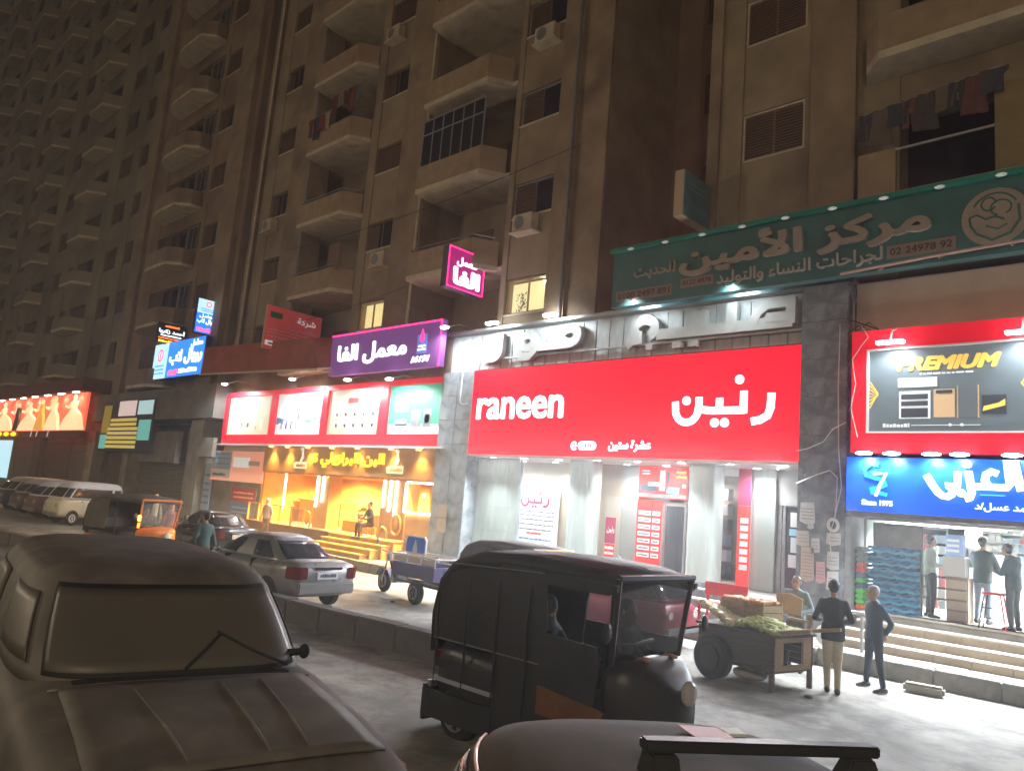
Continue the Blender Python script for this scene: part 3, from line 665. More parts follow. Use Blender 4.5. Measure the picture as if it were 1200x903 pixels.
# door leaf with glass, behind it a shelf of goods
d = MB().box(-11.55, -10.95, 18.38, 18.43, .92, .98).box(-11.55, -10.95, 18.38, 18.43, 2.8, 2.9).box(-11.6, -11.54, 18.38, 18.43, .92, 2.9).box(-10.96, -10.9, 18.38, 18.43, .92, 2.9).build('shop_door', alum, M)
MB().box(-11.535, -10.965, 18.40, 18.41, .985, 2.795).build('pane', mat('tinted_glass', (.10, .11, .13), .06, alpha=.45), d)
for i in range(6):
    for j in range(3):
        c_ = random.choice([(.5, .5, .52), (.08, .08, .09), (.3, .04, .07), (.55, .52, .5), (.15, .17, .25)])
        MB().box(-11.9 + j * .5, -11.5 + j * .5, 19.9, 20.2, 1.0 + i * .42, 1.3 + i * .42).build('boxed_appliance', mat('goods%d' % int(sum(c_) * 100), c_, .5), M)
d2 = MB().box(-8.2, -7.4, 18.30, 18.34, .93, 1.05).box(-8.2, -8.12, 18.30, 18.34, 1.05, 2.97).box(-7.45, -7.4, 18.3, 18.34, 1.05, 2.97).build('side_door', steel, M)
MB().box(-8.115, -7.455, 18.32, 18.33, 1.06, 2.96).build('pane', darkglass, d2)
for i, (a, b_, z0, z1, c_) in enumerate(((-8.0, -7.72, 2.5, 2.85, (.7, .7, .7)), (-8.02, -7.6, 2.3, 2.46, (.3, .6, .75)), (-7.98, -7.62, 1.9, 2.26, (.7, .72, .74)), (-7.75, -7.5, 1.6, 2.2, (.05, .25, .6)), (-8.03, -7.78, 1.55, 1.85, (.75, .75, .75)))):
    MB().box(a, b_, 18.285 - .002 * i, 18.298 - .002 * i, z0, z1).build('sticker', mat('stk%d' % i, c_, .5), d2)
# steps of dark stone
stepn = None
for k, (y0, z1) in enumerate(((16.0, .5), (16.35, .7), (16.7, .897))):
    for i in range(8):
        x = -19.0 + i * 1.49
        p = MB().box(x, x + 1.485, y0 - .03, y0 + .37, z1 - .04, z1).build('step_tread', alum if False else shopgrey, M, bevel=.006)
    bx('step_riser', marbled, M, -19.0, -7.1, y0, 17.03, z1 - .2, z1 - .042)
# upright advertising boards
def board(name, label, cat, x0, x1, y, z0, z1, m_, group=None, t=.03):
    o = MB().box(x0, x1, y - t, y, z0, z1).build(name, m_); tag(o, label, cat, group); return o
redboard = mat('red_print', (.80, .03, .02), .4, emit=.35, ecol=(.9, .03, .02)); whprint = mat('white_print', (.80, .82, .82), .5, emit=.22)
pinkpr = mat('magenta_print', (.55, .03, .12), .5); darkpr = mat('dark_print', (.06, .07, .09), .5); blueprint = mat('blue_print', (.10, .28, .55), .5)
def lines(par, fr, x0, x1, zs, h, m_, c=.003, seed=1):
    rnd = random.Random(seed); mb = MB()
    for z in zs:
        x = x0 + rnd.uniform(0, .06) * (x1 - x0)
        while x < x1 - .05 * (x1 - x0):
            w = rnd.uniform(.04, .16) * (x1 - x0); e = min(x + w, x1); mb.box(x, e, z, z + h * rnd.uniform(.7, 1), c, c + .003, fr=fr); x = e + .02 * (x1 - x0)
    return mb.build('small_print', m_, par)
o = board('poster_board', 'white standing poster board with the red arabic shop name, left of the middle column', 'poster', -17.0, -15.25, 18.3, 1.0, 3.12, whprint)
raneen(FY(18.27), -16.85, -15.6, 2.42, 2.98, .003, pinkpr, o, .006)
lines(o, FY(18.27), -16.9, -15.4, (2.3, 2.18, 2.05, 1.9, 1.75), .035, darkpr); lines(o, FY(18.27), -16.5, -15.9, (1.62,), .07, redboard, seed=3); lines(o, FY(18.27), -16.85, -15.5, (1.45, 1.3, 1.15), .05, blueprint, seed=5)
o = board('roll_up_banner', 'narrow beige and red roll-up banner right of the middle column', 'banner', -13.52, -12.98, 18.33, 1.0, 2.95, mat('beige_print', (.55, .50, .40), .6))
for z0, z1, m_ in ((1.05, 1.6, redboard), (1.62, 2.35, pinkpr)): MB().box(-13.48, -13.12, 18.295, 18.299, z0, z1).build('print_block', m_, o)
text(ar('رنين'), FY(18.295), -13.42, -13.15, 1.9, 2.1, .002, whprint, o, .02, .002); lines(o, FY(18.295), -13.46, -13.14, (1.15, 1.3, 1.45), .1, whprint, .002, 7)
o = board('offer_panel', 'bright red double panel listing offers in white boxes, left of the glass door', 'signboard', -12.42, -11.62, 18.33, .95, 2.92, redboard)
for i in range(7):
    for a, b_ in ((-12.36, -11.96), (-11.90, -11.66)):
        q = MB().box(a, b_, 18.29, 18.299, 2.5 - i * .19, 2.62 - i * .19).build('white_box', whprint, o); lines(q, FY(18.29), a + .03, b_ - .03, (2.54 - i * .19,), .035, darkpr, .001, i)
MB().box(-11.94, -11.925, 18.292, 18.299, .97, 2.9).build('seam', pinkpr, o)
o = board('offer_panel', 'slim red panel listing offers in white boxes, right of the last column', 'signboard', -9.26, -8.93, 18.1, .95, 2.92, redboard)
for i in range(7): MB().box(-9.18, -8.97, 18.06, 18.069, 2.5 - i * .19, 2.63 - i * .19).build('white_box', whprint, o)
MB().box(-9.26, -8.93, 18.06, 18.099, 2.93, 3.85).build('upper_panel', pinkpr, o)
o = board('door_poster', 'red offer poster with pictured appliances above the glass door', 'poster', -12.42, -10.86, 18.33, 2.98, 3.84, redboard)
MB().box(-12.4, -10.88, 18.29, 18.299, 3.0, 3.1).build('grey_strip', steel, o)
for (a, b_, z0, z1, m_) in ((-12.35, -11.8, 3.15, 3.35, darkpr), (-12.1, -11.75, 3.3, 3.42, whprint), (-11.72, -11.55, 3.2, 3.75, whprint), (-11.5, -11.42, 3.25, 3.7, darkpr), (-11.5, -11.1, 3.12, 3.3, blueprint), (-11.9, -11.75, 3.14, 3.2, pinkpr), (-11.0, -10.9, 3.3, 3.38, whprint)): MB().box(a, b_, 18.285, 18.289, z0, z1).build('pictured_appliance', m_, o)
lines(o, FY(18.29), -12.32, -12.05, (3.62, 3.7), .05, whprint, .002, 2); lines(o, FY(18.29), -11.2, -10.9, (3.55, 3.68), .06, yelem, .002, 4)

# ================================================================== green clinic sign above
K = wthing('clinic_sign', 'long dark green clinic sign with raised arabic letters and a row of small lamps', 'sign', (-7, 16, 7.9))
gr = mat('clinic_green', (.05, .15, .15), .45, var=.25, scale=.7); grn2 = mat('clinic_teal', (.015, .22, .17), .4, var=.1, scale=2)
MB().box(-12.05, 4, 16.0, 16.25, 7.85, 9.33).build('panel', gr, K); bx('top_edge', grn2, K, -12.1, 4, 15.86, 16.26, 9.335, 9.43)
lett2 = mat('clinic_letters', (.33, .28, .23), .5, var=.12, scale=3)
text(ar('مركز الأمين'), FY(16.0), -9.95, -4.28, 8.36, 9.2, .003, lett2, K, .035, .12)
text(ar('للحديث'), FY(16.0), -11.35, -10.1, 8.50, 8.84, .003, lett2, K, .02, .05)
text(ar('لجراحات النساء والتوليد'), FY(16.0), -8.95, -5.2, 7.98, 8.36, .003, mat('clinic_small', (.42, .40, .37), .5), K, .012, .05)
boxm = mat('number_box', (.26, .20, .17), .6); numm = mat('number_ink', (.05, .03, .03), .6)
for a, b_, z0, z1, t in ((-5.12, -3.86, 8.06, 8.33, '02 24978 92'), (-9.95, -9.05, 8.10, 8.34, '0122 4978'), (-11.9, -10.2, 7.98, 8.26, '0100 2497 891')):
    MB().box(a, b_, 15.985, 15.999, z0, z1).build('number_box', boxm, K); text(t, FY(15.985), a + .06, b_ - .06, z0 + .06, z1 - .06, .002, numm, K, .01, .004)
e = MB().disc((-3.2, 15.985, 8.58), (0, 1, 0), .56, .03, 36).build('emblem', lett2, K); mb = MB()
f16 = FY(15.97)
stroke(arc(-3.2, 8.62, .40, .42, 150, 30, 12), .035, f16, 0, .006, mb)
stroke(arc(-3.1, 8.74, .17, .15, -60, 250, 12), .03, f16, 0, .007, mb)
stroke([(-3.6, 8.45), (-3.62, 8.62), (-3.5, 8.66), (-3.35, 8.55), (-3.2, 8.58), (-3.05, 8.5)], .04, f16, 0, .008, mb)
stroke([(-3.6, 8.45), (-3.5, 8.28), (-3.25, 8.12), (-2.95, 8.22), (-2.8, 8.45), (-2.82, 8.75)], .045, f16, 0, .009, mb)
stroke([(-3.35, 8.42), (-3.15, 8.32), (-3.0, 8.4)], .03, f16, 0, .01, mb)
stroke(arc(-3.3, 8.84, .12, .13, 0, 330, 12), .03, f16, 0, .011, mb)
mb.build('mother_and_child', MATS['clinic_green'], e)
for i in range(15):
    x = -11.4 + i * 1.043
    if x > 3.5: break
    def f():
        a = MB().ball((0, -.05, -.01), (.10, .06, .035), 10, 5).build('sign_lamp', mat('dim_lamp', (.7, .7, .68), .4, emit=.12)); MB().box(-.02, .02, -.02, .05, .02, .045).build('lamp_arm', steel, a); return a
    place('kl', f, K, (x, 15.87, 9.33))
cy = mat('cyan_sheet', (.02, .35, .42), .4); MB().box(-12.1, -10.05, 16.1, 16.14, 7.98, 8.0).box(-12.1, -10.1, 16.27, 16.29, 8.0, 8.2).build('sheet', cy, K)
tb = MB().tube([(-6.0, 15.85, 7.84), (-4.2, 15.8, 7.92), (-2.6, 15.82, 7.98)], .03, 6).tube([(-5.2, 15.78, 7.78), (-5.2, 16.3, 8.05)], .02, 6).tube([(-4.1, 15.78, 7.86), (-4.1, 16.3, 8.1)], .02, 6).tube([(-2.9, 15.78, 7.9), (-2.9, 16.3, 8.15)], .02, 6).build('pole_rack', mat('pink_pole', (.50, .33, .27), .6)); tag(tb, 'dusty pink pole on short brackets fixed along the bottom of the green clinic sign', 'pole')
# cyan light strips behind the mall letters
for i, (a, b_) in enumerate(((-12.0, -10.35), (-9.75, -7.9))):
    o = MB().hexa([(a, 16.3, 7.99), (b_, 16.3, 8.05), (b_, 16.5, 8.05), (a, 16.5, 7.99), (a, 16.3, 8.19), (b_, 16.3, 8.23), (b_, 16.5, 8.23), (a, 16.5, 8.19)]).build('cyan_panel', mat('cyan_lit', (.02, .45, .55), .4, emit=.35, ecol=(.02, .6, .7)))
    tag(o, ['glowing cyan panel under the left end of the green clinic sign', 'glowing cyan panel under the middle of the green clinic sign'][i], 'light panel', 'cyan panels under the clinic sign')
# blade signs
def blade(name, label, x, y0, y1, z0, z1, face, side, t=.28, both=True, fem=None):
    o = wthing(name, label, 'sign', (x, (y0 + y1) / 2, z0)); MB().box(x - t, x - .01, y0, y1, z0, z1).build('casing', side, o, bevel=.01)
    MB().box(x - .008, x, y0 + .02, y1 - .02, z0 + .02, z1 - .02).build('face', face, o); MB().tube([(x - t/2, y1, (z0 + z1)/2), (x - t/2, 17.1, (z0 + z1)/2)], .03, 6).build('bracket', steel, o); return o
o = blade('blade_sign', 'unlit teal clinic sign blade sticking out between the two brown buildings', -9.75, 15.6, 17.0, 9.85, 11.05, mat('faded_teal', (.09, .20, .22), .5, var=.3, scale=2), mat('cream_side', (.50, .40, .28), .6))
lines(o, FX(-9.75), 15.75, 16.8, (10.75, 10.6, 10.2), .05, mat('pale_teal', (.16, .30, .30), .6), .002, 9)
purple = mat('purple_sign', (.30, .02, .12), .5, emit=.55, ecol=(.32, .01, .13)); pinkem = glow('pink_edge', (1.0, .03, .22), 1.3); lavem = glow('lavender_letters', (.82, .74, 1.0), 1.8)
A_ = blade('blade_sign', 'lit crimson lab blade sign with white arabic letters beside the lit window with the plant', -18.0, 15.24, 16.86, 9.1, 10.46, purple, mat('violet_casing', (.10, .09, .14), .5))
text(ar('معمل'), FX(-18.0), 15.62, 16.5, 9.86, 10.18, .002, lavem, A_, .03, .02); text(ar('الفا'), FX(-18.0), 15.5, 16.68, 9.25, 9.82, .002, lavem, A_, .05, .02)
mb = MB(); f_ = FX(-18.0)
for a in ((15.25, 16.85, 9.11, 9.15), (15.25, 16.85, 10.41, 10.45), (15.25, 15.29, 9.15, 10.41), (16.81, 16.85, 9.15, 10.41)): mb.box(*a, .001, .02, fr=f_)
mb.build('neon_edge', pinkem, A_)
# long lab sign above the billboards
L = wthing('lab_sign', 'long purple lab sign with glowing white arabic letters and the number 16191', 'sign', (-22, 16, 6.7))
MB().box(-25.25, -18.85, 16.0, 16.22, 6.72, 8.28).build('panel', mat('violet_panel', (.16, .05, .20), .5, emit=.20, ecol=(.30, .10, .42)), L)
text(ar('معمل الفا'), FY(16.0), -24.75, -20.6, 7.05, 7.85, .003, whiteem, L, .03, .03); text('16191', FY(16.0), -20.3, -19.35, 6.9, 7.12, .003, whiteem, L, .03, .02, shear=.3)
mb = MB()
for a in ((-25.25, -18.85, 8.23, 8.28), (-18.9, -18.85, 6.72, 8.23)): mb.box(*a, .002, .03, fr=FY(16.0))
mb.build('neon_edge', pinkem, L)
MB().box(-20.05, -19.55, 15.985, 15.999, 7.2, 7.85).build('logo_box', mat('logo_blue', (.12, .16, .5), .5, emit=.6), L)
MB().prism([(-19.8, 8.05), (-19.92, 7.75), (-19.88, 7.62), (-19.8, 7.58), (-19.72, 7.62), (-19.68, 7.75)], FY(15.985), .002, .012).build('logo_drop', pinkem, L); lines(L, FY(15.985), -20.0, -19.6, (7.3, 7.42), .07, whiteem, .002, 3)
# ================================================================== row of red-framed billboards
Q = wthing('billboard_row', 'red-framed row of four lit billboards above the orange coffee shop', 'billboard', (-26.8, 16.7, 4.3))
MB().box(-34.6, -18.85, 16.62, 16.85, 4.15, 4.56).box(-34.6, -18.85, 16.62, 16.85, 6.3, 6.5).build('frame', redfr, Q)
bx('ledge', whiteplastic, Q, -34.6, -18.8, 16.45, 16.86, 4.07, 4.14)
bb = [(-34.3, -30.4, (.62, .60, .42)), (-29.95, -26.4, (.72, .78, .80)), (-26.0, -22.65, (.48, .45, .32)), (-22.15, -18.95, (.06, .42, .24))]
for i in range(5): a = [-34.6, -30.38, -26.38, -22.63, -18.93][i]; b_ = [-34.32, -29.97, -26.02, -22.17, -18.85][i]; MB().box(a, b_, 16.60, 16.84, 4.563, 6.297).build('frame_post', redfr, Q)
brd = []
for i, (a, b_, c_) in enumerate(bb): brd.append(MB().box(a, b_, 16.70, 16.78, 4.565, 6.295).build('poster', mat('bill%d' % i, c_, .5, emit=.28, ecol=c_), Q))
fb = FY(16.7); ink = mat('pale_ink', (.22, .24, .22), .5); cr = mat('cream_ink', (.72, .68, .55), .5, emit=.25)
def items(par, spec, m_):
    mb = MB()
    for i, (x, z, w, h) in enumerate(spec): mb.box(x - w/2, x + w/2, z, z + h, .001 + i * .0004, .006 + i * .0004, fr=fb)
    return mb.build('pictured_appliance', m_, par)
items(brd[0], [(-33.6, 5.1, .3, .5), (-33.0, 4.75, .35, .7), (-32.4, 4.75, .4, .8), (-31.8, 4.75, .35, .6), (-31.2, 4.75, .3, .5), (-30.9, 5.4, .5, .7)], cr); items(brd[0], [(-33.9, 5.2, .15, .3), (-33.0, 4.85, .12, .3), (-32.4, 4.9, .2, .2), (-31.7, 4.8, .15, .15)], ink)
MB().prism([(-29.94, 5.3), (-28.2, 5.05), (-26.41, 5.35), (-26.41, 5.0), (-29.94, 5.0)], fb, .0005, .0009).build('blue_band', blueprint, brd[1])
items(brd[1], [(-29.6 + k * .36, 4.75, .25, .3 + .12 * (k % 3)) for k in range(9)], whprint); items(brd[1], [(-29.5 + k * .4, 4.8, .12, .22) for k in range(8)], darkpr); items(brd[1], [(-28.2, 5.0, .14, .8)], steel)
items(brd[2], [(-25.4 + (k % 5) * .58, 4.8 + (k // 5) * .42, .3, .26) for k in range(10)], cr); items(brd[2], [(-25.4 + (k % 5) * .58, 4.84 + (k // 5) * .42, .16, .14) for k in range(10)], ink); items(brd[2], [(-24.4, 5.75, .7, .22)], redp); items(brd[2], [(-24.4, 4.95, .55, .5)], whprint)
items(brd[3], [(-20.55, 4.58, 3.1, .34)], whprint); items(brd[3], [(-21.4, 4.85, .7, .25), (-20.6, 4.82, .55, .6), (-20.0, 4.82, .4, .62), (-19.2, 4.82, .4, 1.0), (-21.4, 5.35, .7, .3)], steel); items(brd[3], [(-20.6, 4.88, .4, .4), (-19.2, 5.2, .2, .3), (-20.0, 4.95, .25, .3)], darkpr)
lines(brd[3], fb, -21.1, -19.8, (5.85,), .22, whprint, .003, 9)
# flood lamps washing the billboards
for i, (x, y, z) in enumerate(((-33.3, 15.8, 6.75), (-27.5, 15.8, 6.68), (-23.64, 15.8, 6.46), (-21.14, 15.8, 6.36), (-18.45, 15.75, 7.9))):
    def f():
        a = MB().ball((0, 0, 0), (.17, .12, .05), 12, 6).build('lamp_head', lampw); return a
    t_ = wthing('flood_lamp', ['white flood lamp at the far left end of the red-framed billboards', 'white flood lamp above the second billboard', 'white flood lamp above the gap between third and green billboard', 'white flood lamp above the green billboard', 'white flood lamp at the right end of the long purple lab sign'][i], 'lamp', (x, 17, z), 'flood lamps above the billboards')
    place('fl', f, t_, (x, y, z)); MB().tube([(x, y + .05, z + .03), (x, 16.4, z + .25), (x, 17.05, z + .2)], .025, 6).build('arm', steel, t_)
    spot(t_, (x, y, z - .07), (x, 16.15, z - 1.5), 150 if i < 4 else 70, COLD, 165, .08)
# wall and ledge around the billboards, canopies
N_ = wthing('shop_row', 'dim concrete shop front with grey shutters left of the orange coffee shop', 'shop', (-43, 17, .3))
bx('upper_wall', plaster2, N_, -36.3, -19.3, 16.95, 17.5, 6.45, 7.915); bx('band', beige, N_, -34.7, -19.3, 16.87, 17.4, 3.0, 6.448)
conc = mat('dark_concrete', (.20, .18, .16), .85, var=.3, scale=1.2, bump=.3, dirt=((.11, .10, .09), .8))
concl = mat('pale_concrete', (.33, .31, .26), .85, var=.25, scale=1.2, bump=.3, dirt=((.2, .19, .16), 1))
bx('canopy', conc, N_, -51, -34.7, 16.1, 17.6, 5.3, 6.9); bx('lower_wall', conc, N_, -51, -31.0, 18.2, 18.5, .3, 5.3)
bx('pillar', concl, N_, -38.0, -36.6, 16.6, 18.2, .3, 5.29); bx('pillar', concl, N_, -46.4, -45.6, 16.6, 18.2, .3, 5.29)
bx('sign_box', conc, N_, -44.4, -38.7, 16.3, 16.6, 3.1, 4.7); bx('balustrade', concl, N_, -36.55, -34.9, 16.4, 16.6, 3.5, 4.4)
bx('lintel', conc, N_, -51, -46.45, 16.7, 18.1, 3.9, 5.28)
def shutter(x0, x1, y, z0, z1, par, m_):
    n = int((z1 - z0) / .16); pr = None
    for i in range(n):
        if pr is None: pr = MB().prism([(0, 0), (-.04, .04), (-.04, .12), (0, .155)], Fr((0, 0, 0), (0, 1, 0), (0, 0, 1)), x0, x1).build('shutter_slat', m_, par); p = pr
        else: p = share(pr, (0, 0, 0), par)
        p.location = (0, y, z0 + i * .16)
shutter(-45.5, -38.1, 17.4, .35, 3.3, N_, mat('grey_shutter', (.20, .19, .17), .5, metal=.3, var=.3, scale=3)); shutter(-50.8, -46.5, 17.4, .35, 3.7, N_, mat('brown_shutter', (.17, .12, .10), .5, metal=.3, var=.3, scale=3))
bx('side_wall', conc, N_, -36.5, -31.1, 17.0, 17.3, .3, 2.95)
o = board('paper_stack_poster', 'tall strip of pale blue notices pasted beside the pale concrete pillar', 'poster', -36.45, -35.6, 16.95, 1.0, 3.2, mat('paleblue', (.40, .52, .60), .6)); lines(o, FY(16.92), -36.4, -35.7, (1.3, 1.6, 1.9, 2.2, 2.6), .12, blueprint, .002, 3)
o = board('peach_poster', 'peach poster with pale print hanging under the left end of the red billboards', 'poster', -35.5, -30.6, 16.8, 2.46, 3.82, mat('peach', (.78, .32, .20), .5, emit=.28))  # poster given a slight glow of its own to look brighter
for (a, b_, z0, z1, m_) in ((-35.45, -33.6, 2.95, 3.8, mat('paleblue', (0, 0, 0))), (-33.4, -31.9, 3.1, 3.55, whprint), (-32.0, -31.0, 3.2, 3.4, MATS['beige_print']), (-35.45, -33.6, 2.6, 2.92, MATS['beige_print'])): MB().box(a, b_, 16.76, 16.769, z0, z1).build('print_block', m_, o)
lines(o, FY(16.76), -35.3, -33.8, (3.2, 3.45, 3.65), .06, blueprint, .002, 2); lines(o, FY(16.76), -35.3, -34.0, (2.68,), .12, darkpr, .002, 5)
o = board('red_blue_notice', 'red over slate blue notice on the dark wall beside the coffee shop', 'notice', -33.6, -31.3, 16.98, .95, 2.25, mat('slate_print', (.16, .20, .30), .6)); MB().box(-33.55, -31.35, 16.945, 16.949, 1.6, 2.22).build('red_half', redp, o); lines(o, FY(16.945), -33.4, -31.5, (1.75, 1.95), .08, MATS['peach'], .002, 2); lines(o, FY(16.945), -33.4, -31.6, (1.1, 1.3), .06, MATS['paleblue'], .004, 6)
# red awning and pink company sign
o = MB().hexa([(-35.3, 15.5, 7.3), (-25.2, 15.5, 6.95), (-25.2, 17.0, 7.4), (-35.3, 17.0, 7.8), (-35.3, 15.55, 8.55), (-25.9, 15.55, 8.2), (-25.2, 17.0, 8.4), (-35.3, 17.0, 8.75)]).build('red_canopy', mat('rust_red', (.36, .09, .06), .75, var=.25, scale=1.5, dirt=((.22, .07, .05), .8))); tag(o, 'faded red boxed canopy between the blue lab signs and the purple lab sign', 'canopy')
o2 = MB().hexa([(-35.25, 15.4, 7.2), (-25.1, 15.4, 6.84), (-25.1, 16.9, 7.2), (-35.25, 16.9, 7.6), (-35.25, 15.4, 7.27), (-25.1, 15.4, 6.92), (-25.1, 16.9, 7.28), (-35.25, 16.9, 7.68)]).build('soffit', mat('cream_soffit', (.62, .52, .40), .7, emit=0), o)
o = blade('company_sign', 'faded red company sign with pale arabic lettering above the red canopy', -29.0, 15.12, 17.75, 7.97, 9.8, mat('faded_red', (.62, .07, .07), .6, emit=.12, var=.15, scale=2), mat('cream_side', (0, 0, 0)), t=.15)
text(ar('شركة'), FX(-29.0), 16.55, 17.45, 9.2, 9.55, .002, whprint, o, .015, .006); text(ar('رحلات سياحية'), FX(-29.0), 16.1, 17.5, 8.85, 9.12, .002, MATS['beige_print'], o, .01, .006)
MB().box(-29.0, -28.992, 15.3, 15.85, 9.3, 9.55).build('green_logo', mat('logo_green', (.03, .20, .06), .5), o); lines(o, FX(-29.0), 15.25, 17.3, (8.5, 8.65, 8.78), .05, MATS['beige_print'], .003, 4); MB().box(-29.0, -28.993, 15.2, 17.6, 8.12, 8.32).build('number_strip', whprint, o); lines(o, FX(-28.99), 15.3, 17.4, (8.16,), .12, mat('grey_ink', (.3, .32, .28), .5), .001, 8)
# blue lab signs at the left
royal = mat('royal_blue', (.02, .16, .75), .4, emit=1.1, ecol=(.02, .17, .85)); ice = mat('ice_blue', (.45, .75, .85), .4, emit=.75); redglow = glow('red_glow', (1.0, .12, .22), 1.1)
o = wthing('lab_light_box', 'wide lit blue lab sign with white arabic letters beside the red canopy', 'sign', (-39.4, 16, 7.4)); MB().box(-42.4, -36.35, 16.0, 16.3, 7.43, 9.35).build('casing', mat('navy_case', (.02, .03, .10), .5), o)
MB().box(-42.38, -40.6, 15.985, 15.999, 7.45, 9.33).build('ice_panel', ice, o); MB().box(-40.59, -36.37, 15.985, 15.999, 7.45, 9.33).build('blue_panel', royal, o)
text(ar('معامل'), FY(15.985), -37.9, -36.6, 8.85, 9.25, .002, whiteem, o, .03, .02); text(ar('رويال لاب'), FY(15.985), -40.3, -36.5, 8.05, 8.85, .002, whiteem, o, .04, .02)
mb = MB(); stroke(arc(-41.5, 8.7, .3, .3, 0, 360, 16), .1, FY(15.985), .002, .012, mb); mb.box(-41.55, -41.45, 8.5, 8.9, .002, .013, fr=FY(15.985)); mb.build('round_logo', redglow, o); lines(o, FY(15.985), -42.1, -40.9, (7.7, 7.9, 8.1), .08, royal, .002, 3)
lines(o, FY(15.985), -40.3, -39.2, (7.55,), .32, redglow, .002, 4); lines(o, FY(15.985), -39.1, -36.9, (7.62,), .24, whiteem, .002, 5)
o = blade('lab_blade_sign', 'tall lit blade sign, ice blue above royal blue, over the wide lab sign', -37.6, 15.88, 17.0, 9.62, 11.38, royal, MATS['navy_case'], t=.3)
MB().box(-37.598, -37.59, 15.9, 16.98, 10.65, 11.36).build('ice_panel', ice, o); mb = MB(); stroke(arc(16.45, 11.12, .12, .12, 0, 360, 12), .06, FX(-37.59), .001, .006, mb); mb.build('round_logo', redglow, o)
text(ar('معامل'), FX(-37.6), 16.05, 16.85, 10.4, 10.6, .003, whiteem, o, .02, .01); text(ar('رويال لاب'), FX(-37.6), 15.95, 16.92, 10.1, 10.38, .003, whiteem, o, .03, .01); lines(o, FX(-37.6), 15.95, 16.9, (9.72,), .2, redglow, .003, 5); lines(o, FX(-37.59), 16.05, 16.85, (10.75, 10.85), .05, royal, .001, 4)
o = blade('neon_name_sign', 'small dark sign with a lit white arabic name between orange and yellow lines', -41.0, 15.45, 16.9, 9.3, 10.4, mat('dark_sign_face', (.02, .03, .04), .5), MATS['navy_case'], t=.25)
text(ar('أحمد زكريا'), FX(-41.0), 15.5, 16.85, 9.82, 10.12, .002, whiteem, o, .03, .01); lines(o, FX(-41.0), 15.75, 16.55, (10.18,), .12, glow('orange_glow', (1, .18, .03), 1.2), .002, 2); lines(o, FX(-41.0), 15.6, 16.7, (9.70,), .08, whiteem, .002, 3); lines(o, FX(-41.0), 15.5, 16.75, (9.55,), .09, MATS['orange_glow'], .002, 4); lines(o, FX(-41.0), 15.5, 16.5, (9.36,), .13, yelem, .002, 5)
# blurred led board
o = wthing('led_board', 'flickering led board with yellow rows and teal corners left of the grey shutters', 'sign', (-45, 16, 3.6)); MB().box(-48.9, -41.4, 16.05, 16.3, 3.55, 6.45).build('panel', darkpr, o)
ly = mat('led_yellow', (.6, .45, .06), .5, emit=.4, ecol=(.62, .48, .14)); lt = mat('led_teal', (.1, .5, .42), .5, emit=.35, ecol=(.2, .55, .5)); lp = mat('led_pink', (.7, .55, .52), .5, emit=.45)
for i in range(7): MB().box(-47.4 - (i < 5) * .3, -43.6 + .3 * (i < 5), 16.03, 16.049, 3.75 + i * .25, 3.92 + i * .25).build('led_row', ly, o)
for a, b_, z0, z1, m_ in ((-48.7, -47.5, 4.6, 6.2, mat('led_olive', (.4, .3, .04), .5, emit=.2)), (-46.4, -43.9, 5.55, 6.4, lp), (-43.6, -41.6, 5.6, 6.35, mat('led_pale', (.4, .6, .62), .5, emit=.5)), (-48.75, -47.75, 3.7, 4.5, lt), (-43.2, -41.6, 4.2, 5.3, lt)): MB().box(a, b_, 16.03, 16.048, z0, z1).build('led_block', m_, o)
# ================================================================== dress shop billboard, far left
D_ = wthing('dress_billboard', 'long warmly lit billboard of mannequins in pale gowns against red drapes', 'billboard', (-62, 17, 4.5))
MB().box(-90, -50.6, 15.6, 15.75, 4.7, 7.05).build('backing', mat('drape_red', (.55, .06, .04), .6, emit=.8, ecol=(.75, .10, .05), var=.35, scale=2, stretch=(3, 1, .2)), D_)
MB().box(-90, -50.3, 15.1, 17.4, 7.06, 7.9).build('canopy', mat('maroon_canopy', (.16, .05, .05), .7, var=.2), D_); MB().box(-90, -50.4, 15.45, 15.8, 4.25, 4.69).build('lower_fascia', mat('maroon_fascia', (.22, .05, .05), .6), D_)
gown = mat('gown', (.72, .58, .36), .7, emit=.6, ecol=(.95, .68, .36), var=.2, scale=3); fd = FY(15.58)
for i, (x, w, h, dr) in enumerate(((-74, 6.5, 2.1, 0), (-68.3, 5.5, 2.0, 0), (-64.6, 1.5, 1.9, 1), (-61.8, 4.6, 1.9, 0), (-59.0, 2.1, 2.0, 2), (-56.3, 2.9, 2.1, 0), (-52.4, 4.2, 2.1, 0))):
    z = 4.75; o = MB().prism([(x - w/2, z), (x + w/2, z), (x + w * .32, z + h * .45), (x + .35, z + h * .62), (x + .42, z + h * .85), (x + .15, z + h * .88), (x - .15, z + h * .88), (x - .3, z + h * .82), (x - .3, z + h * .6), (x - w * .35, z + h * .3)], fd, 0, .12 + .01 * i).build('gown', [gown, darkpr, mat('gold_gown', (.75, .35, .06), .6, emit=.5)][dr], D_)
    MB().ball((x, 15.5, z + h * .96), (.19, .12, .2), 8, 6).build('mannequin_head', gown, o)
    MB().tube([(x - .25, 15.45, z + h * .82), (x - .8, 15.42, z + h * .65), (x - 1.2, 15.4, z + h * .7)], .08, 6).build('mannequin_arm', gown, o)
for i in range(10): x = -77 + i * 2.8; q = MB().box(x - .45, x + .45, 15.2, 15.35, 7.0, 7.055).build('strip_lamp', lampo if False else mat('lamp_warmwhite', (1, .9, .7), .5, emit=9, ecol=(1, .80, .55)), D_); spot(D_, (x, 15.25, 6.98), (x, 15.6, 5), 40, (1, .72, .45), 150, .1)
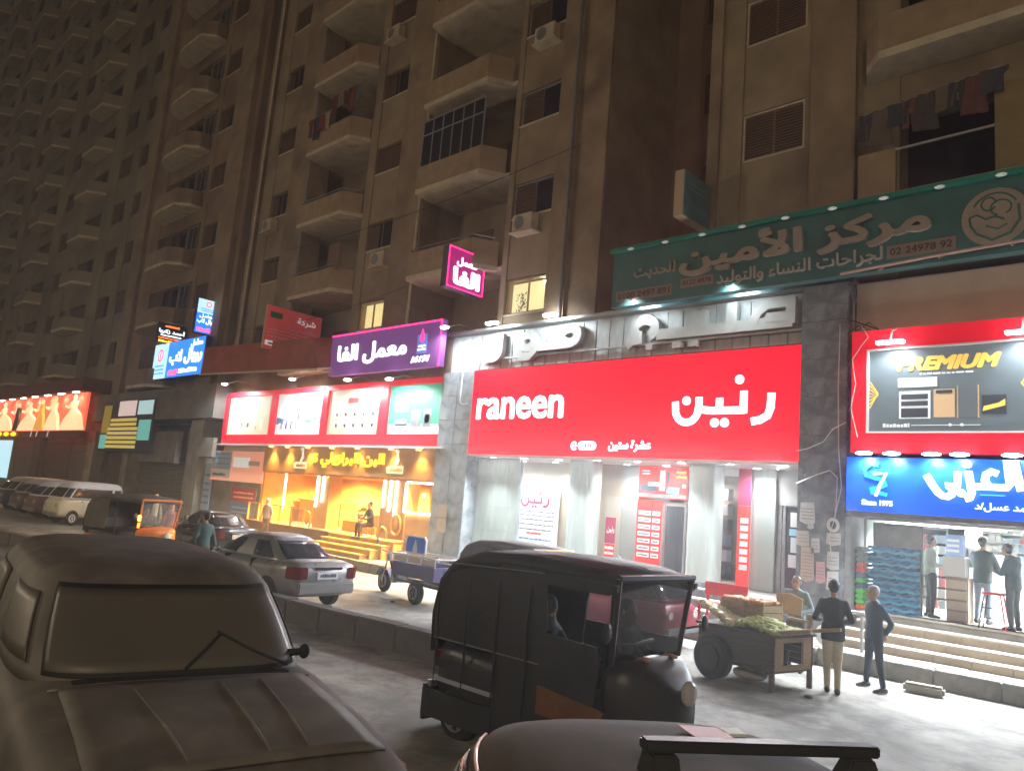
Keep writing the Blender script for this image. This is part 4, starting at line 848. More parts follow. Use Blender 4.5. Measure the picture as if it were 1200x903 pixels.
for i in range(9): MB().ball((-79.5 + i * 1.9, 15.35, 4.48), (.7, .08, .16), 8, 5).build('gold_ornament', yelem, D_)
for x in (-60.5, -59.2, -56.8): MB().prism([(x, 4.3), (x + .2, 4.3), (x + .4, 4.68), (x + .15, 4.66)], FY(15.44), .002, .01).build('pale_stroke', whprint, D_)
F_ = wthing('far_shop_row', 'dim row of closed shops under the dress billboard', 'shop', (-62, 17, .3)); bx('wall', conc, F_, -95, -51.1, 17.2, 17.6, .3, 6.0); bx('pillar', MATS['brown_shutter'], F_, -63.5, -62.6, 16.7, 17.2, .3, 4.6); bx('pillar', concl, F_, -52.4, -51.2, 16.6, 17.2, .3, 4.8)
shutter(-62.4, -57, 17.1, .35, 4.3, F_, MATS['brown_shutter']); shutter(-56.8, -52.5, 17.1, .35, 4.0, F_, MATS['grey_shutter']); bx('lit_window', ice, F_, -80, -71.6, 17.1, 17.19, 1.2, 4.2); bx('door', MATS['grey_shutter'], F_, -69.5, -65.5, 17.1, 17.19, .4, 4.1)
#==SHOPS2==
# ================================================================== orange coffee shop
O_ = wthing('coffee_shop', 'glowing orange coffee shop with yellow arabic letters and brass steps', 'shop', (-25, 17, .3))
bronze = mat('bronze_wall', (.48, .27, .10), .45, var=.15, scale=2); orng = mat('orange_wall', (.85, .50, .10), .6, var=.08, scale=2); gold = mat('gold_trim', (.80, .45, .12), .35, metal=.4)
MB().box(-30.6, -19.27, 16.72, 17.3, 3.03, 4.06).build('fascia', bronze, O_)
text(ar('البن البرازيلي'), FY(16.72), -26.15, -22.1, 3.28, 3.88, .003, yelem, O_, .03, .05); text('5', FY(16.72), -26.75, -26.4, 3.46, 3.82, .003, yelem, O_, .05, .05)
for x in (-27.55, -21.4):
    mb = MB(); f_ = FY(16.72); mb.box(x - .38, x + .38, 3.2, 3.46, .003, .03, fr=f_); mb.prism([(x - .5, 3.2), (x - .38, 3.2), (x - .38, 3.46), (x - .55, 3.4)], f_, .003, .028)
    stroke([(x - .1, 3.46), (x + .05, 3.75), (x - .02, 3.95)], .09, f_, .003, .02, mb); mb.build('cup_emblem', mat('pale_gold', (.8, .7, .4), .5, emit=.6), O_)
    mb = MB(); stroke([(x, 3.5), (x + .12, 3.66), (x - .02, 3.8), (x + .06, 4.0)], .07, f_, .004, .024, mb); mb.ball((x, 16.68, 3.98), .07, 8, 5); mb.build('steam_emblem', whprint, O_); lines(O_, FY(16.69), x - .35, x + .35, (3.25,), .14, bronze, .002, 3)
for x in (-29.75, -28.45, -26.9, -25.2, -23.55, -21.55, -20.05):
    downlight(O_, x, 16.52, 4.02, lampo, 42, WARM, 110, .11); bx('lamp_bracket', bronze, O_, x - .03, x + .03, 16.52, 16.72, 4.032, 4.05)
bx('soffit', bronze, O_, -30.6, -19.27, 16.74, 20, 2.98, 3.028)
for x in (-29.3, -27.9, -25.9, -23.4, -21.8, -20.6, -19.9): downlight(O_, x, 17.0, 2.965, lampo, 380, WARM, 130, .11, out=1.6)
bx('floor', mat('tile_floor', (.40, .30, .18), .4, var=.15), O_, -31, -19.27, 16.7, 21, .3, .95); bx('rear_wall', orng, O_, -31, -19.27, 20.6, 20.9, .95, 3.0)
bx('side_wall', orng, O_, -31.05, -30.8, 17.0, 20.6, .95, 2.98); bx('side_wall', orng, O_, -19.5, -19.27, 17, 20.6, .95, 2.98)
bx('pier', bronze, O_, -26.65, -25.7, 16.95, 17.5, .95, 2.975); bx('pier', bronze, O_, -22.4, -20.95, 16.95, 17.5, .95, 2.975); bx('window_apron', bronze, O_, -20.94, -19.3, 16.97, 17.4, .4, 1.88); bx('plinth', mat('brown_plinth', (.16, .10, .07), .5), O_, -31, -24.5, 16.45, 16.69, .3, .93)
for x, z0, z1 in ((-28.9, 1.5, 2.95), (-26.5, 1.75, 2.95), (-26.1, 1.95, 2.95), (-22.22, 2.0, 2.95), (-21.86, 1.88, 2.95), (-21.52, 1.72, 2.95), (-20.98, 1.92, 2.9)):
    bx('light_strip', mat('strip_light', (1, .95, .9), .5, emit=5, ecol=(1, .86, .72)), O_, x - .035, x + .035, 16.88, 16.93, z0, z1)
bx('light_strip', MATS['strip_light'], O_, -20.94, -19.3, 16.88, 16.93, 2.90, 2.96); bx('light_strip', MATS['strip_light'], O_, -20.94, -19.3, 16.88, 16.93, 1.89, 1.95)
bx('door', gold, O_, -24.7, -23.6, 20.5, 20.59, 1.0, 2.9); MB().box(-24.5, -23.8, 20.46, 20.49, 1.2, 1.9).box(-24.5, -23.8, 20.46, 20.49, 2.0, 2.8).build('door_panel', orng, O_)
bx('counter', gold, O_, -30.4, -27.2, 18.6, 19.3, .95, 1.9); bx('counter_top', bronze, O_, -30.5, -27.1, 18.5, 19.4, 1.903, 1.97); bx('planter_box', gold, O_, -25.4, -23.3, 17.5, 18.1, .95, 1.35)
spot(O_, (-25, 18.9, 2.9), (-25, 19, .9), 1300, WARM, 160, .3); spot(O_, (-28.6, 18.6, 2.9), (-28.6, 19, .9), 1100, WARM, 160, .3); spot(O_, (-20.6, 18.6, 2.9), (-20.6, 19, .9), 560, WARM, 160, .3)
o = MB().tube([(-24.15, 20.4, 2.45), (-24.15, 20.4, 2.6)], .05, 8).build('wall_lamp', mat('sconce', (1, .8, .4), .5, emit=10, ecol=(1, .75, .35)), O_)
for i in range(5):
    x = -20.8 + i * .36; MB().box(x - .1, x + .1, 18.0, 18.2, 1.95, 2.15 + .12 * (i % 2)).box(x - .04, x + .04, 18.04, 18.14, 2.15, 2.5 + .1 * (i % 3)).build('coffee_machine', [gold, bronze][i % 2], O_)
bx('orange_panel', mat('deep_orange', (.8, .16, .02), .5, emit=.15), O_, -20.1, -19.32, 17.5, 17.56, 1.95, 2.3)
for x, z in ((-22.35, 1.25), (-20.4, 1.35)) : pass
mb = MB(); 
for x, z in ((-22.0, .98), (-21.3, 1.45), (-26.9, 1.2)): o = MB().tube([(x + .26 * math.cos(t), 16.86, z + .34 * math.sin(t)) for t in [k * 2 * math.pi / 18 for k in range(19)]], .04, 6).build('oval_ring', gold, O_); MB().ball((x, 16.86, z), (.15, .04, .2), 10, 6).build('oval_medallion', bronze, o)
st = [(16.6, .93), (16.25, .78), (15.9, .63), (15.62, .46)]
for k, (y, z) in enumerate(st):
    bx('step', orng if False else mat('brass_step', (.62, .40, .16), .45, var=.15, scale=3), O_, -24.45 + .1 * k, -20.6 - .15 * k, y - .30, y + .05, .3, z - .03); bx('step_nosing', gold, O_, -24.47 + .1 * k, -20.58 - .15 * k, y - .33, y + .05, z - .027, z)
# glass balustrade panes on the terrace
for i in range(5):
    x = -30.7 + i * .86; q = MB().box(x + .05, x + .8, 16.36, 16.38, .98, 1.62).build('glass_pane', mat('bal_glass', (.5, .42, .3), .1, alpha=.3), O_); MB().box(x - .02, x + .03, 16.33, 16.41, .95, 1.68).build('post', gold, O_)
bx('handrail', gold, O_, -30.75, -26.4, 16.34, 16.40, 1.64, 1.68)
pt = wthing('potted_palm', 'green potted palm inside the orange coffee shop doorway', 'plant', (-24.6, 17.7, 1.35)); MB().loft([[(-24.6 + r * math.cos(t), 17.8 + r * math.sin(t), z) for t in [k * math.pi / 6 for k in range(12)]] for r, z in ((.12, 1.352), (.2, 1.65))]).build('pot', bronze, pt)
mb = MB()
for k in range(46):
    a = random.uniform(0, 6.28); e = random.uniform(.3, 1.3); l = random.uniform(.25, .5); p = Vector((-24.6, 17.8, 1.65)); d = Vector((math.cos(a) * math.cos(e), math.sin(a) * math.cos(e), math.sin(e))); q = p + d * l; s_ = d.cross(Vector((0, 0, 1))).normalized() * .045
    mb.quad(p + d * .1, (p + q) / 2 + s_, q - Vector((0, 0, .05)), (p + q) / 2 - s_)
mb.build('fronds', green, pt)
# ================================================================== pharmacy with the blue sign
P_ = wthing('pharmacy', 'brightly lit pharmacy with a blue sign and tiled steps', 'shop', (-2, 17, .3))
blue = mat('pharmacy_blue', (.01, .10, .72), .35, emit=.38, ecol=(.01, .13, .95), var=.06, scale=1)
MB().box(-5.86, 4, 16.0, 16.35, 2.93, 4.0).build('sign_board', blue, P_)
mb = MB(); f16 = FY(16.0); SW = .115
for i, pts in enumerate(([(-4.36, 3.68), (-4.25, 3.49), (-4.16, 3.36), (-4.08, 3.30), (-4.0, 3.29), (-3.94, 3.33), (-3.92, 3.42), (-3.98, 3.49), (-4.03, 3.50), (-3.84, 3.50), (-3.83, 3.76)], [(-3.66, 3.77), (-3.63, 3.55), (-3.61, 3.38), (-3.64, 3.29), (-3.71, 3.27)], [(-3.20, 3.74), (-3.29, 3.78), (-3.38, 3.72), (-3.40, 3.62), (-3.34, 3.5)], [(-3.60, 3.5), (-3.05, 3.5), (-3.01, 3.56), (-3.05, 3.98)], [(-2.94, 3.98), (-2.85, 3.45)])):
    stroke(pts, SW, f16, .05, .12 + .002 * i, mb)
for x, z in ((-3.68, 3.9), (-3.78, 3.37)): mb.disc(f16.p(x, z, .08), f16.n, .07, .09, 14)
mb.build('lettering', whiteem, P_)
text(ar('أحمد عسل/د'), f16, -3.58, -2.62, 3.06, 3.26, .003, whiteem, P_, .01, .02); text('Since 1975', f16, -5.55, -4.98, 3.06, 3.16, .003, whiteem, P_, .02, .02)
text(ar('صيدلية') if False else '' or 'ـ', f16, -3.5, -3.1, 3.35, 3.37, .003, mat('cyan_small', (.1, .6, .9), .5, emit=.5), P_, 0, .01)
mb = MB(); stroke([(-5.24, 3.84), (-5.38, 3.86), (-5.5, 3.76), (-5.47, 3.64), (-5.3, 3.59), (-5.14, 3.56), (-5.1, 3.46), (-5.23, 3.4), (-5.38, 3.37), (-5.36, 3.3), (-5.23, 3.31), (-5.08, 3.27)], .07, f16, .01, .04, mb); mb.build('snake_emblem', mat('cyan_emblem', (.02, .55, .85), .4, emit=.5), P_)
mb = MB(); stroke([(-5.32, 3.68), (-5.08, 3.69), (-5.2, 3.45), (-5.28, 3.24)], .055, f16, .042, .06, mb); mb.build('seven_emblem', whiteem, P_)
bx('soffit', steel, P_, -5.86, 4, 16.02, 17.3, 2.84, 2.926)
for x in (-5.45, -4.94, -4.24, -3.77, -2.95, -2.2): 
    o = MB().ball((x, 15.78, 4.06), (.17, .10, .035), 12, 5).build('sign_lamp', lampw, P_); MB().box(x - .02, x + .02, 15.82, 16.1, 4.075, 4.095).build('lamp_arm', steel, o); spot(P_, (x, 15.78, 4.0), (x, 16.0, 3.3), 9, COLD, 150, .06)
for x in (-5.61, -5.1, -4.42, -3.68, -2.9, -2.1, -1.2): downlight(P_, x, 16.25, 2.832, lampw, 78, COLD, 130, .09, out=1.5)
# interior
mint = mat('mint_wall', (.62, .70, .66), .6); bx('rear_wall', mint, P_, -4.72, 4, 20.5, 20.7, .95, 2.95); bx('ceiling', whiteplastic, P_, -6, 4, 17.3, 20.7, 2.80, 2.90); bx('side_wall', mint, P_, -6.03, -5.9, 17.3, 20.7, .95, 2.8)
bx('floor', mat('cream_tiles', (.55, .52, .45), .3, var=.1), P_, -6.0, 4, 16.9, 20.7, .3, .95)
for x, y in ((-4.2, 18.6), (-2.6, 18.6), (-1, 18.6), (-5.2, 18.2)): bx('tube_lamp', mat('tube_emit', (1, 1, 1), .5, emit=6, ecol=COLD), P_, x - .6, x + .6, y - .05, y + .05, 2.76, 2.795); spot(P_, (x, y, 2.72), (x, y, 1), 230, COLD, 165, .25)
for i in range(9): MB().box(-4.7, 4, 20.2, 20.49, 1.2 + i * .19, 1.22 + i * .19).build('shelf', whiteplastic, P_)
rnd = random.Random(3); medc = [(.7, .72, .72), (.5, .62, .66), (.72, .6, .5), (.35, .5, .62), (.7, .7, .62), (.6, .2, .2)]
for i in range(9):
    mbs = [MB() for _ in medc]; x = -4.65
    while x < 1: w = rnd.uniform(.06, .16); k = rnd.choice([0, 0, 0, 1, 1, 2, 3, 4, 5]); mbs[k].box(x, x + w * .92, 20.22, 20.42, 1.223 + i * .19, 1.223 + i * .19 + rnd.uniform(.09, .155)); x += w
    for k, b_ in enumerate(mbs):
        if b_.v: tag(b_.build('medicine_boxes', mat('med%d' % k, medc[k], .6), P_), kind='stuff')
# free-standing rack with goods near the entrance
rk = wthing('display_rack', 'white wire rack of small hanging goods standing inside the pharmacy entrance', 'rack', (-5.0, 18.1, .95))
MB().box(-5.3, -5.27, 18.0, 18.03, .95, 2.7).box(-4.55, -4.52, 18.0, 18.03, .95, 2.7).box(-5.3, -4.52, 18.0, 18.03, 2.7, 2.73).build('frame', whiteplastic, rk)
for r in range(7):
    for c in range(5):
        k = rnd.randrange(6); MB().box(-5.26 + c * .145, -5.14 + c * .145, 17.95, 17.99, 1.1 + r * .22, 1.27 + r * .22).build('packet', mat('med%d' % k, medc[k]), rk)
dr = wthing('drawer_unit', 'cream drawer unit with dark gaps standing by the pharmacy counter', 'cabinet', (-4.2, 17.5, .95)); MB().box(-4.38, -4.0, 17.3, 17.7, .953, 1.80).build('carcass', mat('brown_edge', (.35, .26, .2), .6), dr)
for i in range(4): MB().box(-4.36, -4.02, 17.27, 17.299, .98 + i * .2, 1.14 + i * .2).build('drawer', beige, dr)
o = MB().box(-4.4, -4.1, 17.35, 17.6, 2.2, 2.62).build('water_cooler_box', mat('pale_blue_box', (.3, .45, .75), .4, emit=.15)); tag(o, 'pale blue box with white stripes on top of the white cabinet in the pharmacy', 'box'); 
for i in range(3): MB().box(-4.38, -4.16, 17.335, 17.349, 2.28 + i * .1, 2.33 + i * .1).build('stripe', whprint, o)
o = MB().box(-4.45, -4.05, 17.31, 17.65, 1.803, 2.19).build('white_cabinet', whiteplastic, bevel=.01); tag(o, 'white cabinet standing on the cream drawer unit in the pharmacy', 'cabinet')
o = wthing('pharmacy_counter', 'white pharmacy counter behind the customers', 'counter', (-2.5, 18.9, .95)); MB().box(-3.9, 2, 18.7, 19.2, .953, 1.95).build('body', whiteplastic, o); MB().box(-3.95, 2, 18.65, 19.25, 1.953, 2.0).build('top', steel, o)
ct = MB().box(-4.45, -4.12, 19.0, 19.03, 2.4, 2.75).build('crossed_sign', whprint); tag(ct, 'white card with black marks hanging near the pharmacy ceiling', 'sign'); text('FED', FY(19.0), -4.4, -4.17, 2.55, 2.68, .002, darkpr, ct, .02, .003)
# stack of bright folded mats beside the entrance
mtl = wthing('mat_stack', 'tall pile of folded blue wavy mats left of the pharmacy entrance', 'mats', (-5.3, 17.0, .95))
cols_ = [(.015, .09, .20), (.03, .20, .34), (.012, .05, .12), (.04, .24, .36)]
for i in range(21):
    z = .96 + i * .062; mb = MB(); x0, x1 = -5.72, -4.82; n = 12; P1 = []
    for k in range(n + 1): x = x0 + (x1 - x0) * k / n; w = .018 * math.sin(k * 1.7 + i * 1.3); P1.append((x, z + w))
    mb.prism([(x, zz) for x, zz in P1] + [(x, zz + .052) for x, zz in reversed(P1)], FY(17.2), 0, .32 + .02 * math.sin(i)); mb.build('folded_mat', mat('matc%d' % (i % 4), cols_[i % 4], .8), mtl)
bx('dark_shutter', MATS['grey_shutter'], mtl, -5.75, -4.8, 17.25, 17.3, .96, 2.75)
rl = wthing('yoga_mats', 'column of orange, green, grey and red rolled mats left of the blue mats', 'mats', (-5.85, 16.9, .95))
for i, c_ in enumerate(((.75, .14, .02), (.10, .45, .06), (.12, .2, .45), (.12, .5, .08), (.1, .12, .2), (.12, .5, .08), (.12, .16, .25), (.65, .10, .06), (.6, .09, .06), (.22, .22, .2), (.22, .22, .2), (.22, .22, .2))): MB().box(-5.93, -5.75, 16.72, 17.15, .97 + i * .105, 1.065 + i * .105).build('rolled_mat', mat('roll%d' % int(c_[0] * 100 + c_[1] * 10), c_, .7), rl, bevel=.03)
bx('side_pillar', MATS['pale_blue_box'] if False else steel, P_, -6.05, -5.94, 16.5, 17.28, .3, 2.83)
# steps of the pharmacy
tl = mat('cream_step', (.62, .53, .41), .5, var=.15, scale=3, dirt=((.4, .33, .24), 1.5))
for k, (y, z) in enumerate(((15.85, .46), (16.2, .62), (16.55, .79), (16.9, .95))):
    pr = None
    for i in range(8):
        x = -6.1 + .15 * k + i * .62
        p = MB().box(x + .003, x + .617, y, y + .36, z - .16, z - .035).build('step_block', tl, P_, bevel=.004); 
    bx('step_nosing', mat('step_edge', (.62, .56, .47), .4), P_, -6.12 + .15 * k, 4, y - .03, y + .345, z - .033, z)
bx('landing_edge', stone, P_, -5.6, 4, 16.88, 16.9, .80, .91)
# red frame billboard above the pharmacy
RB = wthing('premium_billboard', 'red-framed dark billboard reading PREMIUM above the blue pharmacy sign', 'billboard', (-3, 16, 4.1))
mb = MB().box(-5.8, 4, 16.02, 16.3, 4.10, 4.50).box(-5.8, 4, 16.02, 16.3, 6.2, 6.6).box(-5.8, -5.5, 16.02, 16.3, 4.503, 6.197); mb.build('frame', redfr, RB)
gp = mat('grey_poster', (.10, .125, .14), .35, emit=.10, ecol=(.45, .55, .6), var=.15, scale=1); MB().box(-5.49, 4, 16.10, 16.2, 4.505, 6.195).build('poster', gp, RB)
mb = MB(); fp = FY(16.1)
for a in ((-5.5, 4, 4.49, 4.52), (-5.5, -5.47, 4.52, 6.17), (-5.5, 4, 6.17, 6.2)): mb.box(*a, .001, .09, fr=fp)
mb.build('white_trim', whiteplastic, RB)
gl_ = mat('gold_print', (.85, .52, .08), .4, emit=.35, ecol=(1, .62, .15)); text('PREMIUM', fp, -4.95, -3.15, 5.72, 6.0, .002, gl_, RB, .05, .02, shear=.3); lines(RB, fp, -4.55, -3.6, (5.64,), .035, whprint, .002, 4)
MB().box(-4.92, -4.22, 16.08, 16.098, 5.4, 5.58).build('pictured_air_conditioner', whprint, RB)
q = MB().box(-4.90, -4.34, 16.085, 16.098, 4.78, 5.32).build('pictured_cooker', whprint, RB); MB().box(-4.86, -4.38, 16.075, 16.084, 4.8, 4.98).box(-4.86, -4.38, 16.075, 16.084, 5.03, 5.12).box(-4.86, -4.38, 16.075, 16.084, 5.16, 5.26).build('oven_window', darkpr, q)
q = MB().box(-4.28, -3.92, 16.085, 16.098, 4.8, 5.34).build('pictured_washer', mat('tan_print', (.62, .42, .24), .5, emit=.15), RB); MB().box(-4.24, -3.96, 16.075, 16.084, 5.26, 5.32).build('washer_panel', darkpr, q)
q = MB().box(-3.86, -3.54, 16.085, 16.098, 4.8, 5.38).build('pictured_fridge', mat('steel_print', (.16, .19, .21), .4), RB); MB().box(-3.88, -3.865, 16.08, 16.099, 4.78, 5.4).box(-3.535, -3.52, 16.08, 16.099, 4.78, 5.4).build('fridge_edge', MATS['tan_print'], q)
q = MB().box(-3.47, -3.08, 16.085, 16.098, 4.84, 5.2).build('pictured_screen', darkpr, RB); MB().prism([(-3.46, 4.9), (-3.1, 5.0), (-3.1, 5.12), (-3.2, 5.05), (-3.44, 4.99)], FY(16.084), 0, .004).build('screen_picture', gl_, q)
text('FOX', fp, -5.22, -5.05, 4.62, 4.7, .002, whprint, RB, .03, .004) if False else lines(RB, fp, -5.22, -4.7, (4.61,), .08, whprint, .002, 11)
MB().box(-4.68, -3.5, 16.09, 16.098, 4.64, 4.655).build('underline', whprint, RB); MB().disc((-4.0, 16.09, 4.65), (0, 1, 0), .03, .014).disc((-3.8, 16.088, 4.65), (0, 1, 0), .03, .014).build('dots', whprint, RB)
mb = MB()
for k in range(4): stroke([(-5.46, 5.55 - k * .08), (-5.3, 5.3 - k * .02), (-5.46, 5.0 + k * .08)], .018, fp, .002, .006 + k * .001, mb); stroke([(-2.5, 5.9 - k * .09), (-2.85, 5.4), (-2.5, 4.9 + k * .09)], .02, fp, .002, .006 + k * .001, mb)
stroke([(-2.4, 5.6), (-2.7, 5.38), (-2.4, 5.15)], .12, fp, .002, .012, mb); mb.build('chevrons', gl_, RB)
for x in (-4.95, -2.75, -1): 
    o = MB().box(x - .25, x + .25, 15.62, 15.76, 6.22, 6.27).build('flood_lamp', lampw, RB); MB().tube([(x, 15.7, 6.28), (x, 15.8, 6.5), (x, 16.1, 6.62)], .02, 6).build('lamp_arm', whiteplastic, o); spot(RB, (x, 15.69, 6.2), (x, 16.1, 5.0), 26, COLD, 150, .1)
# cables and papers on the dark pillar
def cable(label, pts, m_=whiteplastic, r=.012, grp='loose cables on the pillar and red frame'):
    o = MB().tube(pts, r, 6).build('cable', m_, smooth=True); return tag(o, label, 'cable', grp)
cable('white cable crossing from the red sign to the dark pillar, upper one', [(-7.1, 16.44, 4.15), (-6.85, 16.42, 4.2), (-6.5, 16.4, 4.35), (-6.3, 16.38, 4.62), (-6.0, 16.3, 4.75)])
cable('white cable crossing the dark pillar, lower one, below the upper cable', [(-7.08, 16.44, 3.45), (-6.7, 16.42, 3.62), (-6.35, 16.4, 3.75), (-6.2, 16.42, 3.6), (-6.22, 16.43, 3.0), (-6.25, 16.43, 2.7)])
cable('white cable hanging straight down the right edge of the dark pillar', [(-6.2, 16.42, 6.9), (-6.22, 16.43, 5.5), (-6.19, 16.43, 4.2), (-6.12, 16.44, 3.4), (-6.25, 16.44, 2.75), (-6.35, 16.44, 2.4), (-6.3, 16.45, 1.9)])
cable('grey conduit standing at the right edge of the dark pillar beside the beige wall', [(-5.98, 16.6, 7.8), (-5.98, 16.6, 6.6)], steel, .03)
cable('thin pale cable curling down the left side of the red frame', [(-5.6, 15.98, 6.7), (-5.45, 15.95, 6.45), (-5.6, 15.94, 6.25), (-5.78, 15.98, 6.0), (-5.70, 15.98, 5.5), (-5.79, 15.98, 5.0), (-5.65, 15.98, 4.4)], whiteplastic, .009)
cable('dark tangle of cable lying on the upper left corner of the red frame', [(-5.95, 16.2, 6.62), (-5.7, 16.1, 6.75), (-5.45, 16.05, 6.62), (-5.75, 16.1, 6.64), (-5.5, 16.12, 6.8), (-5.3, 16.1, 6.63), (-5.9, 16.15, 6.9), (-5.95, 16.3, 7.5)], blackm, .014)
cable('thin white cable hanging on the left grey pillar beside the red sign', [(-18.2, 16.5, 6.6), (-18.22, 16.5, 5.6), (-18.1, 16.5, 5.5), (-17.8, 16.48, 5.52)], whiteplastic, .015)
o = MB().tube([(-6.27 + .1 * math.cos(t), 16.42, 2.62 + .12 * math.sin(t)) for t in [k * 2 * math.pi / 16 for k in range(17)]], .035, 7).build('cable_coil', whiteplastic); tag(o, 'coil of white cable hanging on the dark pillar', 'cable coil')
pap = [(-7.0, -6.66, 2.62, 3.06, (.68, .70, .74), 'pale sheet of small print, topmost on the dark pillar'), (-6.83, -6.68, 2.5, 2.62, (.6, .62, .62), 'small square tag just below the topmost sheet on the dark pillar'), (-7.06, -6.78, 2.13, 2.45, (.58, .54, .50), 'greyish square notice at the left edge of the dark pillar'), (-6.74, -6.55, 2.0, 2.32, (.66, .68, .72), 'white upright notice in the middle of the dark pillar'), (-6.95, -6.66, 1.42, 2.12, (.62, .52, .45), 'long torn pinkish poster low on the dark pillar'), (-6.62, -6.42, 1.42, 1.84, (.70, .42, .46), 'pink sheet low on the dark pillar'), (-6.42, -6.12, 2.2, 2.46, (.68, .66, .70), 'white rounded sticker at the right edge of the dark pillar'), (-6.40, -6.15, 1.72, 2.08, (.66, .66, .68), 'torn white sheet right of the pink sheet'), (-6.40, -6.15, 1.3, 1.68, (.72, .72, .74), 'white sheet lowest at the right edge of the dark pillar')]
for i, (a, b_, z0, z1, c_, lab) in enumerate(pap):
    k = [(a, z0 + random.uniform(0, .03)), (a + (b_ - a) * .4, z0 - random.uniform(0, .04)), (b_, z0 + random.uniform(0, .03)), (b_ - random.uniform(0, .03), z1), (a + random.uniform(0, .02), z1 - random.uniform(0, .02))]
    o = MB().prism(k, FY(16.455), 0, .004).build('paper_notice', mat('paper%d' % i, c_, .8, var=.08, scale=8)); tag(o, lab, 'paper', 'papers stuck on the dark pillar'); lines(o, FY(16.451), a + .03, b_ - .03, [z0 + .08 + .07 * j for j in range(int((z1 - z0 - .1) / .07))], .02, mat('grey_ink', (.3, .32, .28), .5), .001, i)
for i, (z0, z1) in enumerate(((1.9, 2.3), (1.45, 1.85))):
    o = MB().prism([(-18.85, z0), (-18.4, z0 - .04), (-18.38, z1), (-18.82, z1)], FY(16.55), 0, .005).build('paper_notice', beige); tag(o, ['peeling beige sheet on the left grey pillar, upper one', 'peeling beige sheet on the left grey pillar, lower one'][i], 'paper', 'papers on the left grey pillar')
# crates of dark steps: red bench in front of the shop
bn = wthing('red_bench', 'bright red metal bench beside the last shop column', 'bench', (-8.2, 15.4, .3)); MB().box(-8.75, -7.75, 15.3, 15.7, .72, .78).build('seat', redp, bn, bevel=.01); MB().box(-8.75, -7.75, 15.68, 15.73, .9, 1.18).build('backrest', redp, bn, bevel=.01)
for x in (-8.7, -7.85): MB().box(x, x + .05, 15.32, 15.37, .30, .72).build('leg', redp, bn); MB().box(x, x + .05, 15.68, 15.73, .30, .90).build('leg', redp, bn)

